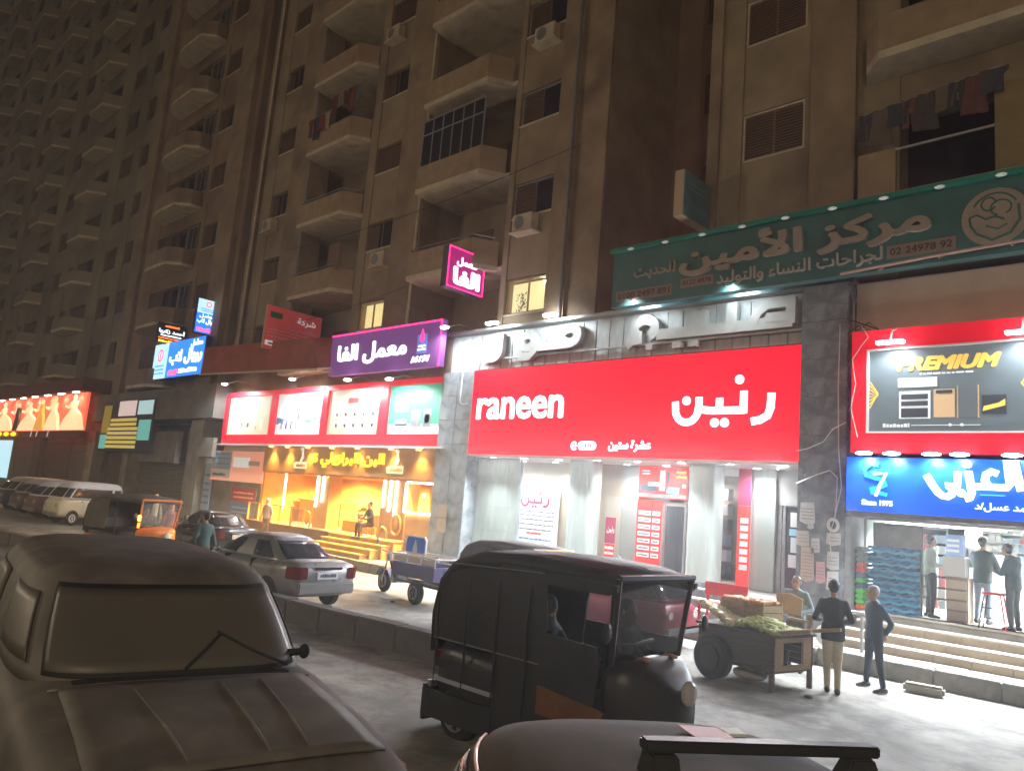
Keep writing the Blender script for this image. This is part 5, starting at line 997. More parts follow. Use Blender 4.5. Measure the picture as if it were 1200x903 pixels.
# ================================================================== people
def person(name, label, x, y, z, rz, h=1.72, top=(.03, .03, .035), bot=(.05, .06, .09), hair='black', pose=None, shoe=(.02, .02, .02), coat=0, slim=1.0, vox=.022, group=None):
    t = thing(name, label, 'person', (x, y, z), rz, group); k = h / 1.72; p = dict(pelvis=(0, 0, .93), chest=(0, 0, 1.30), neck=(0, 0, 1.47), head=(.015, 0, 1.60),
        sl=(0, .165, 1.385), sr=(0, -.165, 1.385), el=(-.03, .25, 1.12), er=(-.03, -.25, 1.12), wl=(.05, .25, .88), wr=(.05, -.25, .88),
        hl=(0, .09, .90), hr=(0, -.09, .90), kl=(.02, .10, .50), kr=(.02, -.10, .50), al=(-.02, .11, .09), ar=(-.02, -.11, .09), fwd=(1, 0, 0), foot=None)
    p.update(pose or {}); V = {a: Vector(b_) * k for a, b_ in p.items() if b_ is not None and a not in ('fwd', 'foot')}
    tc = mat('top_%d_%d_%d' % tuple(int(c * 200) for c in top), top, .85, var=.15, scale=8, bump=.3); bc = mat('bot_%d_%d_%d' % tuple(int(c * 200) for c in bot), bot, .85, var=.15, scale=8, bump=.3); sc_ = mat('shoe_%d' % int(shoe[0] * 100), shoe, .5)
    def limb(mb, a, b_, r0, r1): mb.tube([a, a.lerp(b_, .33), a.lerp(b_, .66), b_], [r0 * k, (r0 * .72 + r1 * .28) * k * 1.03, (r0 * .35 + r1 * .65) * k, r1 * k], 10); mb.ball(a, r0 * k, 8, 6); mb.ball(b_, r1 * k, 8, 6)
    def torso(mb, g):
        pe, ch, ne = V['pelvis'], V['chest'], V['neck']; side = (V['sl'] - V['sr']).normalized(); up = (ch - pe).normalized(); fw = side.cross(up) * 1
        rs = [(pe - up * .06 * k, .155, .115), (pe + up * .04 * k, .16, .12), (pe.lerp(ch, .45), .148, .108), (ch, .175, .12), (ch + (ne - ch) * .45, .175, .105), (ch + (ne - ch) * .78, .12, .085), (ne, .062, .062)]
        mb.loft([[c + side * math.cos(a) * w * k * g * slim + fw * math.sin(a) * d * k * g for a in [i * math.pi / 8 for i in range(16)]] for c, w, d in rs])
        return fw
    def rem(mb, nm, m_, par, v): 
        o = mb.build(nm, m_, par); md = o.modifiers.new('remesh', 'REMESH'); md.mode = 'VOXEL'; md.voxel_size = v; md.use_smooth_shade = True
        ms = o.modifiers.new('smooth', 'SMOOTH'); ms.iterations = 3; ms.factor = .5; return o
    mb = MB(); fw = torso(mb, .82); limb(mb, V['neck'] - Vector((0, 0, .05 * k)), V['head'] - Vector((0, 0, .03)) * k, .055, .05)
    H = V['head']; hf = Vector(p['fwd']).normalized()
    mb.ball(H + Vector((0, 0, .03 * k)), (.092 * k, .078 * k, .105 * k), 12, 9); mb.ball(H + hf * .03 * k - Vector((0, 0, .05 * k)), (.062 * k, .058 * k, .068 * k), 10, 7)
    mb.ball(H + hf * .098 * k - Vector((0, 0, .012 * k)), .017 * k, 6, 5)
    for s, e, w in (('sl', 'el', 'wl'), ('sr', 'er', 'wr')): limb(mb, V[s], V[e], .042, .036); limb(mb, V[e], V[w], .034, .025)
    for a, b_, c in (('hl', 'kl', 'al'), ('hr', 'kr', 'ar')): limb(mb, V[a], V[b_], .065, .048); limb(mb, V[b_], V[c], .046, .032)
    rem(mb, 'body', skin, t, .014)
    for s, e, w in (('l', 'el', 'wl'), ('r', 'er', 'wr')):      # hands: palm, four bent fingers of unequal length, thumb off the side
        d = (V[w] - V[e]).normalized(); sd = d.cross(Vector((0, 0, 1)) if abs(d.z) < .9 else Vector((1, 0, 0))).normalized(); nn = sd.cross(d); hb = MB(); c = V[w]
        hb.loft([[c + d * q * k + sd * math.cos(a) * ww * k + nn * math.sin(a) * .013 * k for a in [i * math.pi / 4 for i in range(8)]] for q, ww in ((-.01, .024), (.03, .036), (.085, .04), (.095, .036))])
        for i, L_ in enumerate((.062, .07, .066, .05)):
            b0 = c + (d * .088 + sd * (-.03 + i * .02)) * k; b1 = b0 + (d * L_ * .5 + nn * -.008) * k; b2 = b1 + (d * L_ * .4 + nn * -.022) * k; hb.tube([b0, b1, b2], [.009 * k, .0085 * k, .007 * k], 6)
        b0 = c + (d * .03 - sd * .034) * k; hb.tube([b0, b0 + (d * .03 - sd * .025) * k, b0 + (d * .06 - sd * .028 - nn * .01) * k], [.011 * k, .010 * k, .008 * k], 6)
        hb.build('hand', skin, t, smooth=True)
    mb = MB(); torso(mb, 1.06)
    if coat: pe = V['pelvis']; side = (V['sl'] - V['sr']).normalized(); f2 = side.cross(Vector((0, 0, 1))); mb.loft([[Vector((pe.x, pe.y, zz * k)) + side * math.cos(a) * w * k + f2 * math.sin(a) * d_ * k for a in [i * math.pi / 8 for i in range(16)]] for zz, w, d_ in ((1.05, .175, .13), (.80, .185, .145))])
    for s, e, w in (('sl', 'el', 'wl'), ('sr', 'er', 'wr')): limb(mb, V[s], V[e], .058, .052); limb(mb, V[e], V[e].lerp(V[w], .93), .053, .042)
    rem(mb, 'jacket', tc, t, vox)
    mb = MB(); pe = V['pelvis']; mb.ball(pe - Vector((0, 0, .03 * k)), (.125 * k, .165 * k * slim, .11 * k), 12, 8)
    for a, b_, c in (('hl', 'kl', 'al'), ('hr', 'kr', 'ar')): limb(mb, V[a], V[b_], .092, .068); limb(mb, V[b_], V[b_].lerp(V[c], .96), .064, .052)
    rem(mb, 'trousers', bc, t, vox)
    for a in ('al', 'ar'):
        mb = MB(); c = V[a]; f_ = Vector(p['foot'] or (1, 0, 0)); mb.loft([[c + f_ * q * k + Vector((0, 0, zc * k)) + f_.cross(Vector((0, 0, 1))) * math.cos(an) * w * k + Vector((0, 0, 1)) * math.sin(an) * hh * k for an in [i * math.pi / 5 for i in range(10)]] for q, w, hh, zc in ((-.07, .03, .035, -.045), (-.04, .042, .05, -.035), (.05, .045, .045, -.04), (.14, .045, .03, -.055), (.18, .025, .018, -.065))])
        mb.build('shoe', sc_, t, smooth=True)
    if hair:
        mb = MB(); hm = {'black': hairm, 'grey': hairg, 'cap': mat('cap_white', (.6, .58, .55), .8), 'hijab': mat('scarf_dark', (.05, .06, .08), .8), 'pink': mat('scarf_pink', (.55, .28, .26), .8)}[hair]
        if hair in ('hijab', 'pink'): mb.ball(H + Vector((-.01, 0, .02)) * k, (.112 * k, .10 * k, .13 * k), 12, 8); mb.loft([[H + Vector((.0, 0, zz * k)) + Vector((math.cos(a) * r * .8, math.sin(a) * r, 0)) * k for a in [i * math.pi / 6 for i in range(12)]] for zz, r in ((-.06, .09), (-.16, .12), (-.22, .18))])
        else: mb.ball(H + (Vector((0, 0, .052)) - hf * .022) * k, (.098 * k, .086 * k, .092 * k), 12, 8); mb.ball(H + (Vector((0, 0, .0)) - hf * .04) * k, (.062 * k, .075 * k, .07 * k), 10, 7)
        mb.build('hair' if hair in ('black', 'grey') else 'head_covering', hm, t, smooth=True)
    fb_ = MB()
    sd = hf.cross(Vector((0, 0, 1)))
    for s in (-1, 1): fb_.ball(H + (hf * .083 + sd * s * .032 + Vector((0, 0, .02))) * k, .011 * k, 6, 4)
    fb_.build('eyes', hairm, t); fb_ = MB()
    for s in (-1, 1): fb_.ball(H + (sd * s * .082 + Vector((0, 0, .01))) * k, (.016 * k, .012 * k, .028 * k), 6, 5)
    fb_.build('ears', skin, t, smooth=True)
    fb_ = MB().ball(H + (hf * .085 - Vector((0, 0, .055))) * k, (.012 * k, .022 * k, .006 * k), 6, 4); fb_.build('mouth', mat('lips', (.25, .09, .07), .5), t)
    return t
UP = R(90)
person('person', 'person in a black jacket and beige trousers seen from behind beside the fruit cart', -4.83, 12.73, 0, R(115), 1.72, (.018, .018, .022), (.52, .46, .36), 'black', dict(wl=(.28, .16, 1.08), wr=(.26, -.14, 1.06), el=(.02, .27, 1.12), er=(.02, -.27, 1.12), al=(.03, .07, .09), ar=(-.1, -.07, .09), kr=(.0, -.08, .5), kl=(.04, .08, .5), hl=(0, .08, .9), hr=(0, -.08, .9)), coat=1, slim=.95)
person('person', 'bald grey-haired person in dark blue standing with hands behind the back', -4.55, 13.75, 0, R(-128), 1.66, (.035, .06, .085), (.035, .05, .07), 'grey', dict(hl=(0, .1, .9), hr=(0, -.1, .9), kl=(.02, .18, .5), kr=(-.02, -.18, .5), al=(0, .26, .09), ar=(-.03, -.26, .09), el=(-.14, .26, 1.12), er=(-.14, -.26, 1.12), wl=(-.17, .08, .93), wr=(-.17, -.06, .95), head=(.03, 0, 1.58)), coat=1, slim=1.08)
person('person', 'vendor in a grey-blue shirt and cap behind the fruit cart holding brown cardboard', -5.95, 13.95, 0, R(-80), 1.66, (.16, .22, .24), (.10, .08, .07), 'black', dict(wl=(.32, .10, 1.05), wr=(.30, -.16, 1.08), el=(.06, .30, 1.10), er=(.04, -.29, 1.10), head=(.05, 0, 1.57), al=(.08, .14, .09)))
o = MB().prism([(-.24, -.18), (.2, -.2), (.27, .12), (.05, .2), (-.2, .16)], Fr((0, 0, 0), (1, 0, 0), (0, -.35, .94)), 0, .02).build('cardboard', mat('cardboard', (.42, .28, .15), .9, var=.12, scale=6)); o.location = (-5.9, 13.52, 1.18); tag(o, 'piece of brown cardboard held by the fruit vendor', 'cardboard')
person('person', 'person in a pale shirt and black trousers standing at the pharmacy entrance', -4.70, 17.45, .95, R(35), 1.62, (.45, .52, .46), (.015, .015, .02), 'black', dict(wl=(.22, .12, 1.08), wr=(.24, -.12, 1.1), el=(-.02, .26, 1.1), er=(-.02, -.26, 1.1)), slim=.95)
person('person', 'person in a dark jacket and pale jeans with back turned at the pharmacy counter', -3.85, 17.75, .95, R(80), 1.66, (.05, .075, .075), (.28, .36, .46), 'black', dict(wl=(.26, .1, 1.12), wr=(.26, -.12, 1.1), el=(.02, .28, 1.14), er=(.02, -.28, 1.14)), coat=1, slim=1.1)
person('person', 'person in a dark blue-green coat bending the head down at the pharmacy counter, furthest right', -3.22, 17.15, .95, R(160), 1.62, (.025, .05, .065), (.04, .05, .055), 'black', dict(head=(.12, 0, 1.54), neck=(.05, 0, 1.45), wl=(.32, .06, 1.12), wr=(.32, -.06, 1.1), el=(.08, .24, 1.08), er=(.08, -.24, 1.08)), coat=1, slim=1.1)
person('person', 'dark hooded person sitting on the shop steps by the red offer panel', -11.2, 15.95, .25, R(-95), 1.62, (.02, .022, .028), (.02, .02, .02), 'hijab', dict(pelvis=(0, 0, .45), chest=(.08, 0, .86), neck=(.12, 0, 1.02), head=(.14, 0, 1.14), sl=(.09, .17, .95), sr=(.09, -.17, .95), el=(.2, .22, .72), er=(.2, -.22, .72), wl=(.42, .1, .62), wr=(.42, -.1, .62), hl=(.04, .1, .44), hr=(.04, -.1, .44), kl=(.46, .14, .5), kr=(.46, -.14, .5), al=(.5, .13, .09), ar=(.5, -.13, .09)))
person('person', 'person in a teal jacket walking between the parked dark car and the black saloon', -18.6, 8.85, 0, R(185), 1.66, (.05, .11, .10), (.10, .07, .06), 'black', dict(kl=(.12, .1, .52), al=(.05, .1, .12), ar=(-.2, -.1, .12), kr=(-.02, -.1, .5), wl=(.2, .24, .95), wr=(-.12, -.27, .9)))
person('person', 'person in a red headscarf beyond the black tuk-tuk', -24.8, 10.6, 0, R(180), 1.62, (.3, .1, .1), (.1, .08, .08), 'pink')
person('person', 'person in a white cap in front of the dim shuttered shops', -31.0, 12.6, 0, R(0), 1.7, (.2, .25, .25), (.1, .1, .1), 'cap')
person('person', 'person in dark clothes sitting at the entrance of the orange coffee shop', -22.6, 16.75, .75, R(-100), 1.7, (.06, .05, .04), (.05, .04, .03), 'black', dict(pelvis=(0, 0, .62), chest=(.05, 0, 1.02), neck=(.08, 0, 1.18), head=(.10, 0, 1.31), sl=(.06, .17, 1.11), sr=(.06, -.17, 1.11), el=(.12, .26, .86), er=(.12, -.26, .86), wl=(.34, .16, .78), wr=(.34, -.16, .78), hl=(.04, .1, .6), hr=(.04, -.1, .6), kl=(.44, .14, .6), kr=(.44, -.14, .6), al=(.46, .13, .19), ar=(.46, -.13, .19)))
ch = thing('plastic_chair', 'brown chair under the sitting person at the coffee shop entrance', 'chair', (-22.6, 16.75, .95), R(-100)); MB().box(-.22, .22, -.22, .22, .29, .33).build('seat', bronze, ch); MB().box(-.24, -.2, -.22, .22, .33, .75).build('backrest', bronze, ch)
for sx in (-1, 1):
    for sy in (-1, 1): MB().box(sx * .2 - .02, sx * .2 + .02, sy * .2 - .02, sy * .2 + .02, 0, .288).build('leg', bronze, ch)
person('person', 'person in a pale top leaning on the coffee shop terrace rail', -28.3, 15.9, .3, R(-70), 1.6, (.5, .36, .28), (.2, .12, .1), 'pink')
# red-legged stool in the pharmacy entrance
stl = thing('metal_stool', 'tall red and dark metal stool standing in front of the customers in the pharmacy', 'stool', (-3.5, 16.98, .95))
MB().box(-.16, .16, -.16, .16, .62, .66).build('seat', redp, stl)
for sx in (-1, 1):
    for sy in (-1, 1): MB().tube([(sx * .22, sy * .18, 0), (sx * .13, sy * .13, .62)], .014, 6).build('leg', redp if sx > 0 else blackm, stl)
MB().tube([(-.19, -.16, .2), (.19, -.16, .2)], .01, 5).tube([(-.17, -.15, .38), (.17, -.15, .38)], .01, 5).build('rung', blackm, stl)
#==VEHICLES==
# ================================================================== vehicles
def sell(cx, a, b_, th, n=5.0):
    c, s = math.cos(th), math.sin(th); return (cx + a * math.copysign(abs(c) ** (2 / n), c), b_ * math.copysign(abs(s) ** (2 / n), s))
class GH:        # greenhouse: horizontal superellipse rings
    def __init__(s, lv, n=5.0): s.lv = lv; s.n = n
    def at(s, z, th, off=0):
        lv = s.lv
        for i in range(len(lv) - 1):
            if z <= lv[i + 1][0]: break
        t = (z - lv[i][0]) / (lv[i + 1][0] - lv[i][0]); q = [lv[i][k] + (lv[i + 1][k] - lv[i][k]) * t for k in range(4)]
        x, y = sell((q[1] + q[2]) / 2, (q[2] - q[1]) / 2 + off, q[3] + off, th, s.n); return Vector((x, y, z))
    def shell(s, name, m, par, N=48):
        zs = []; 
        for i in range(len(s.lv) - 1):
            k = 3; zs += [s.lv[i][0] + (s.lv[i + 1][0] - s.lv[i][0]) * j / k for j in range(k)]
        zs.append(s.lv[-1][0]); return MB().loft([[s.at(z, 2 * math.pi * i / N) for i in range(N)] for z in zs]).build(name, m, par, smooth=True)
    def patch(s, name, m, par, a0, a1, z0, z1, off=.006, zf=None, N=14, M_=5):
        mb = MB(); P = [[s.at(z0 + (z1 - z0) * j / M_, R(a0 + (a1 - a0) * i / N), off) for i in range(N + 1)] for j in range(M_ + 1)]
        mb.v = [p for r in P for p in r]
        for j in range(M_):
            for i in range(N): a = j * (N + 1) + i; mb.f.append([a, a + 1, a + N + 2, a + N + 1])
        o = mb.build(name, m, par, smooth=True); md = o.modifiers.new('thick', 'SOLIDIFY'); md.thickness = .005; md.offset = 1; return o
def hull(name, st, m, par, n=4.5, N=32, ridge=None):
    """vertical superellipse sections (x, half width, z bottom, z top)"""
    rings = []
    for x, hy, zb, zt in st:
        r = []
        for i in range(N):
            th = 2 * math.pi * i / N; c, s_ = math.cos(th), math.sin(th)
            r.append((x, hy * math.copysign(abs(c) ** (2 / n), c), (zb + zt) / 2 + (zt - zb) / 2 * math.copysign(abs(s_) ** (2 / n), s_)))
        rings.append(r)
    return MB().loft(rings).build(name, m, par, smooth=True)
def interp(st, k=3):
    out = []
    for i in range(len(st) - 1):
        for j in range(k): t = j / k; out.append(tuple(a + (b_ - a) * t for a, b_ in zip(st[i], st[i + 1])))
    return out + [st[-1]]
def wheel(par, x, y, r, w=.19, rim=steel, nm='wheel'):
    s = 1 if y > 0 else -1; o = MB().loft([[(x + rr * math.cos(t), y + q, r + rr * math.sin(t)) for t in [k * math.pi / 12 for k in range(24)]] for q, rr in ((-w/2, r * .86), (-w/2 + .03, r), (w/2 - .03, r), (w/2, r * .86))]).build(nm, black, par, smooth=False)
    MB().disc((x, y + s * (w/2 + .004), r), (0, 1, 0), r * .6, .02, 18).build('rim', rim, o)
    for k in range(5): a = k * 2 * math.pi / 5; MB().box(x + r * .3 * math.cos(a) - .025, x + r * .3 * math.cos(a) + .025, y + s * (w/2 + .012), y + s * (w/2 + .022), r + r * .3 * math.sin(a) - .05, r + r * .3 * math.sin(a) + .05).build('spoke', blackm, o)
    return o
def arch(par, x, y, r, m_=None):
    s = 1 if y > 0 else -1; pts = [(x + r * 1.17 * math.cos(R(t)), r + r * 1.17 * math.sin(R(t))) for t in range(-10, 191, 20)]; return MB().prism(pts, Fr((0, y, 0), (1, 0, 0), (0, 0, 1)), -.004, .004).build('wheel_arch', blackm, par)
platem = mat('plate', (.55, .6, .66), .4, emit=.05); tailm = mat('tail_lamp', (.11, .01, .015), .15, emit=.01, ecol=(.9, .05, .03)); clearl = mat('clear_lamp', (.5, .5, .48), .15); glassc = mat('car_glass', (.03, .035, .045), .06, spec=.8)
def saloon(label, loc, rz, paint, roofx=(1.2, 2.5), lit=False, L=4.35):
    t = thing('saloon_car', label, 'car', loc, rz)       # rear at x=0, front at +L
    st = [(-.02, .62, .42, .86), (.06, .76, .32, 1.0), (.35, .82, .26, 1.03), (1.0, .845, .22, .98), (2.2, .85, .20, .96), (3.2, .845, .22, .93), (3.9, .80, .24, .84), (4.2, .70, .28, .74), (L, .5, .34, .62)]
    hull('body', interp(st), paint, t); g_ = GH([(.93, .42, 3.35, .74), (1.1, .72, 3.0, .70), (1.32, 1.12, 2.52, .60), (1.40, 1.3, 2.3, .52), (1.44, 1.5, 2.1, .36), (1.45, 1.7, 1.9, .1)]); g_.shell('cabin', paint, t)
    g_.patch('rear_window', glassc, t, 145, 215, .99, 1.33, .012); g_.patch('windscreen', glassc, t, -36, 36, .99, 1.33, .012)
    for s in (-1, 1):
        for a0, a1 in ((62, 87), (91, 118)): g_.patch('side_window', glassc, t, a0 * s, a1 * s, .99, 1.31, .010)
        wheel(t, .85, .76 * s, .30); wheel(t, 3.45, .76 * s, .30); arch(t, .85, .842 * s, .30); arch(t, 3.45, .838 * s, .30)
        MB().prism([(-.045, s * .50), (-.04, s * .66), (.05, s * .80), (.26, s * .835), (.26, s * .79), (.05, s * .70)], ID, .66, .90).build('tail_light', tailm, t, bevel=.01)
        MB().box(1.9, 2.05, s * .855 - .012, s * .855 + .012, .80, .83).build('door_handle', chrome, t); MB().ball((2.75, s * .92, 1.0), (.08, .07, .06), 8, 6).build('wing_mirror', paint, t)
        MB().box(3.9, 4.15, s * .62 - .1, s * .62 + .1, .62, .74).build('headlight', clearl, t)
    MB().box(-.06, .03, -.70, .70, .36, .60).build('rear_bumper', paint, t, bevel=.03); MB().box(-.045, -.02, -.26, .26, .66, .80).build('number_plate', platem, t, bevel=.004); MB().box(-.05, -.015, -.34, .34, .85, .90).build('boot_trim', chrome, t)
    MB().box(1.5, 1.506, -.852, .852, .35, .93).box(2.5, 2.506, -.853, .853, .35, .93).build('door_seam', blackm, t)
    return t
brownp = mat('dark_bronze_paint', (.055, .042, .035), .22, metal=.5, var=.15, scale=3); silverp = mat('silver_paint', (.22, .24, .26), .28, metal=.6, var=.1, scale=3)
s1 = saloon('grey-brown saloon car seen from its rear corner, waiting behind the median', (-13.8, 9.28, 0), R(184), mat('taupe_paint', (.30, .31, .325), .3, metal=.3, var=.12, scale=2))
lines(s1, Fr((-.046, 0, 0), (0, -1, 0), (0, 0, 1)), -.2, .2, (.70,), .07, darkpr, .001, 4)
s2 = saloon('dark saloon car parked with its rear toward the black saloon, beside the walking person', (-23.4, 12.3, 0), R(178), mat('dark_paint', (.03, .035, .045), .2, metal=.4)); 

# white microvans in a row at the left
def microvan(label, loc, rz, paint, low):
    t = thing('microvan', label, 'van', loc, rz, 'small vans parked in a row')   # front at +x
    hull('body', interp([(-1.75, .62, .45, 1.1), (-1.68, .70, .3, 1.12), (-1.0, .72, .28, 1.12), (.8, .72, .28, 1.12), (1.5, .70, .28, 1.10), (1.68, .66, .32, .98), (1.74, .6, .4, .85)]), low, t)
    g_ = GH([(1.05, -1.72, 1.66, .70), (1.3, -1.70, 1.48, .68), (1.55, -1.66, 1.26, .65), (1.68, -1.58, 1.1, .60), (1.75, -1.4, .9, .5), (1.78, -1.0, .5, .3)], 6); g_.shell('cabin', paint, t)
    for s in (-1, 1):
        for a0, a1 in ((35, 62), (68, 98), (103, 128)): g_.patch('side_window', glassc, t, a0 * s, a1 * s, 1.12, 1.5, .01)
        wheel(t, 1.0, .64 * s, .28, .16, whiteplastic); wheel(t, -1.15, .64 * s, .28, .16, whiteplastic); arch(t, 1.0, .715 * s, .28); arch(t, -1.15, .715 * s, .28)
        MB().disc((1.74, s * .48, .78), (1, 0, 0), .09, .03).build('headlight', clearl, t); MB().box(.55, .65, s * .724 - .008, s * .724 + .008, .95, .98).build('door_handle', chrome, t)
    g_.patch('windscreen', glassc, t, -30, 30, 1.12, 1.5, .012); MB().box(1.70, 1.79, -.6, .6, .36, .5).build('bumper', steel, t, bevel=.02); return t
ivory = mat('ivory_paint', (.72, .70, .52), .35, var=.06)
microvan('white microvan with a yellowish lower half, first of the row nearest the tuk-tuk', (-37.9, 12.3, 0), R(-80), white, ivory).scale = (.84, 1, 1.06)
dk = mat('dusk_paint', (.14, .12, .12), .3, metal=.2)
microvan('dusky reddish microvan just behind the white one in the row', (-41.0, 12.6, 0), R(-84), white, mat('dusky_red', (.18, .09, .08), .4)); microvan('dark grey microvan, third of the row', (-44.2, 12.8, 0), R(-86), mat('dusty_white', (.5, .48, .45), .4), dk); microvan('bluish dark microvan at the far left of the row', (-47.6, 12.9, 0), R(-88), MATS['dusty_white'], mat('dusk_blue', (.06, .08, .12), .3))
s3 = microvan('maroon microvan with a pale roof line parked left of the fruit cart', (-9.75, 13.5, 0), R(2), mat('maroon_paint', (.30, .03, .05), .3, metal=.1), MATS['maroon_paint']); s3.scale = (1, 1, .84); del s3['group']
# ------------------------------------------------------------------ three-wheelers
def tuktuk(label, loc, rz, canopy, frame, sc=1.0, driver=True, lamp=False, glow_=None):
    t = thing('tuk_tuk', label, 'three-wheeler', loc, rz); t.scale = (sc, sc, sc); W2 = .64
    # tub, floor, front cowl
    hull('tub', interp([(.02, .5, .36, .82), (.12, .60, .30, .88), (.6, .64, .27, .88), (1.15, .64, .27, .84), (1.3, .62, .27, .70)]), frame if False else blackm, t)
    MB().box(1.2, 2.15, -.55, .55, .28, .33).build('floor', blackm, t, bevel=.01)
    hull('front_cowl', interp([(1.98, .56, .45, 1.0), (2.12, .50, .38, 1.02), (2.3, .30, .45, .92), (2.42, .14, .52, .78)]), frame, t)
    MB().box(.1, 1.2, -.648, -.64, .62, .70).build('side_stripe', frame, t)
    # canvas canopy: profile swept across, with rounded shoulders
    prof = [(.02, .86), (.0, 1.2), (.06, 1.45), (.22, 1.62), (.55, 1.72), (1.2, 1.75), (1.8, 1.72), (2.08, 1.66)]
    rings = [[(x, -W2, z - .10 - .02), (x, -W2 + .01, z - .04), (x, -W2 + .08, z), (x, 0, z + .025), (x, W2 - .08, z), (x, W2 - .01, z - .04), (x, W2, z - .12), (x + .02, W2 - .06, z - .12), (x + .02, 0, z - .05), (x + .02, -W2 + .06, z - .12)] for x, z in prof]
    MB().loft(rings).build('canopy', canopy, t, smooth=True)
    for s in (-1, 1):       # quarter panels of canvas, leaving the door opening
        MB().prism([(.03, .86), (.01, 1.2), (.07, 1.42), (.22, 1.58), (.55, 1.64), (.98, 1.66), (.9, 1.3), (.86, .86)], Fr((0, s * .62, 0), (1, 0, 0), (0, 0, 1)), -.012, .012).build('side_curtain', canopy, t)
        MB().tube([(1.22, s * .60, .7), (1.22, s * .61, 1.68)], .022, 6).build('pillar', blackm, t); MB().tube([(2.02, s * .50, .98), (2.10, s * .56, 1.66)], .026, 6).build('windscreen_post', frame, t)
        MB().box(.95, 2.12, s * .60 - .02, s * .60 + .02, 1.56, 1.61).build('roof_rail', blackm, t)
        wheel(t, .42, .56 * s, .24, .13); MB().tube([(2.02, s * .52, 1.2), (2.14, s * .70, 1.24)], .01, 5).ball((2.14, s * .74, 1.26), (.02, .06, .08), 8, 6).build('mirror', blackm, t)
        MB().box(.95, 1.9, s * .62 - .008, s * .62 + .008, .34, .60).build('low_door', blackm, t)
    MB().tube([(2.10, -.56, 1.66), (2.11, .56, 1.66)], .03, 6).build('windscreen_header', frame, t); MB().hexa([(2.03, -.48, 1.02), (2.03, .48, 1.02), (2.036, .48, 1.02), (2.036, -.48, 1.02), (2.085, -.54, 1.62), (2.085, .54, 1.62), (2.09, .54, 1.62), (2.09, -.54, 1.62)]).build('windscreen', mat('thin_glass', (.5, .55, .6), .05, alpha=.15) if sc < 1.1 else mat('shaded_glass', (.05, .05, .06), .1, alpha=.5), t)  # near windscreen glass darkened to hold the shade inside
    MB().box(.25, .95, -.5, .5, .62, .72).build('seat', blackm, t, bevel=.03); MB().box(.2, .32, -.5, .5, .72, 1.1).build('seat_back', blackm, t, bevel=.03); MB().box(1.35, 1.65, -.2, .2, .62, .70).build('driver_seat', blackm, t, bevel=.03); MB().box(1.40, 1.6, -.15, .15, .33, .62).build('seat_box', blackm, t)
    w_ = wheel(t, 2.35, .001, .24, .12); MB().loft([[(2.35 + .30 * math.cos(a), y_, .24 + .30 * math.sin(a)) for y_ in (-.09, .09)] for a in [R(k) for k in range(10, 171, 20)]], cap=False, closed=False).build('mudguard', blackm, t)
    MB().tube([(2.0, 0, .98), (1.9, 0, 1.08), (1.88, -.3, 1.10)], .018, 6).tube([(1.9, 0, 1.08), (1.88, .3, 1.10)], .018, 6).build('handlebar', blackm, t)
    MB().ball((2.44, 0, .80), (.05, .10, .10), 10, 7).build('headlight', lampw if lamp else clearl, t)
    MB().box(-.02, .02, -.6, .6, .40, .46).build('rear_bumper', steel, t)
    for s in (-1, 1): MB().box(-.015, .03, s * .5 - .05, s * .5 + .05, .6, .74).build('tail_light', tailm, t)
    if glow_: MB().box(2.08, 2.12, glow_ * .585 - .025, glow_ * .585 + .025, 1.15, 1.28).build('indicator_lamp', mat('amber', (1, .3, .02), .5, emit=9, ecol=(1, .30, .03)), t); MB().box(2.08, 2.12, glow_ * .585 - .02, glow_ * .585 + .02, .98, 1.10).build('indicator_lens', mat('amber_dim', (1, .3, .02), .5, emit=2.2, ecol=(1, .25, .02)), t)
    return t
seatp = dict(pelvis=(0, 0, .12), chest=(.10, 0, .50), neck=(.14, 0, .66), head=(.16, 0, .79), sl=(.11, .18, .59), sr=(.11, -.18, .59), el=(.24, .25, .38), er=(.24, -.25, .38), wl=(.44, .24, .42), wr=(.44, -.24, .42), hl=(.04, .1, .10), hr=(.04, -.1, .10), kl=(.42, .16, .08), kr=(.42, -.16, .08), al=(.46, .14, -.28), ar=(.46, -.14, -.28))
canv = mat('black_canvas', (.02, .02, .021), .6, var=.4, scale=4, bump=1, stretch=(1, 3, 1)); canvg = mat('dusty_canvas', (.11, .10, .09), .8, var=.3, scale=3, bump=.3)
SC = 1.17
tk = tuktuk('large black tuk-tuk with an orange patch passing close in the middle of the road', (-6.72, 6.72, -.05), R(0), canv, mat('black_cowl', (.03, .026, .024), .4, var=.2), SC)
MB().prism([(.86, .30), (1.95, .28), (2.02, 1.0), (2.0, 1.12), (1.46, 1.14), (1.42, 1.64), (.88, 1.64)], Fr((0, -.65, 0), (1, 0, 0), (0, 0, 1)), -.006, .006).build('door_curtain', canv, tk)
MB().box(1.421, 2.08, -.656, -.644, 1.53, 1.63).build('curtain_valance', canv, tk)
for x_ in (.12, .5, .88, 1.25): MB().tube([(x_, -.664, .42), (x_ + .015, -.668, .8), (x_ - .01, -.666, 1.15), (x_ + .02, -.664, 1.5)], [.004, .012, .010, .004], 6).build('canvas_fold', canv, tk, smooth=True)
MB().tube([(.1, -.662, .88), (1.4, -.662, .88)], .008, 5).tube([(.2, -.662, 1.58), (1.4, -.662, 1.62)], .008, 5).build('piping', mat('grey_piping', (.12, .12, .12), .5), tk); MB().box(.86, 1.95, .64, .652, .5, 1.1).build('far_curtain', canv, tk)
MB().hexa([(1.42, -.68, .50), (2.02, -.68, .50), (2.02, -.655, .50), (1.42, -.655, .50), (1.42, -.68, .72), (2.1, -.68, .66), (2.1, -.655, .66), (1.42, -.655, .72)]).build('orange_side_panel', mat('orange_cowl', (.16, .065, .015), .5, var=.3), tk)
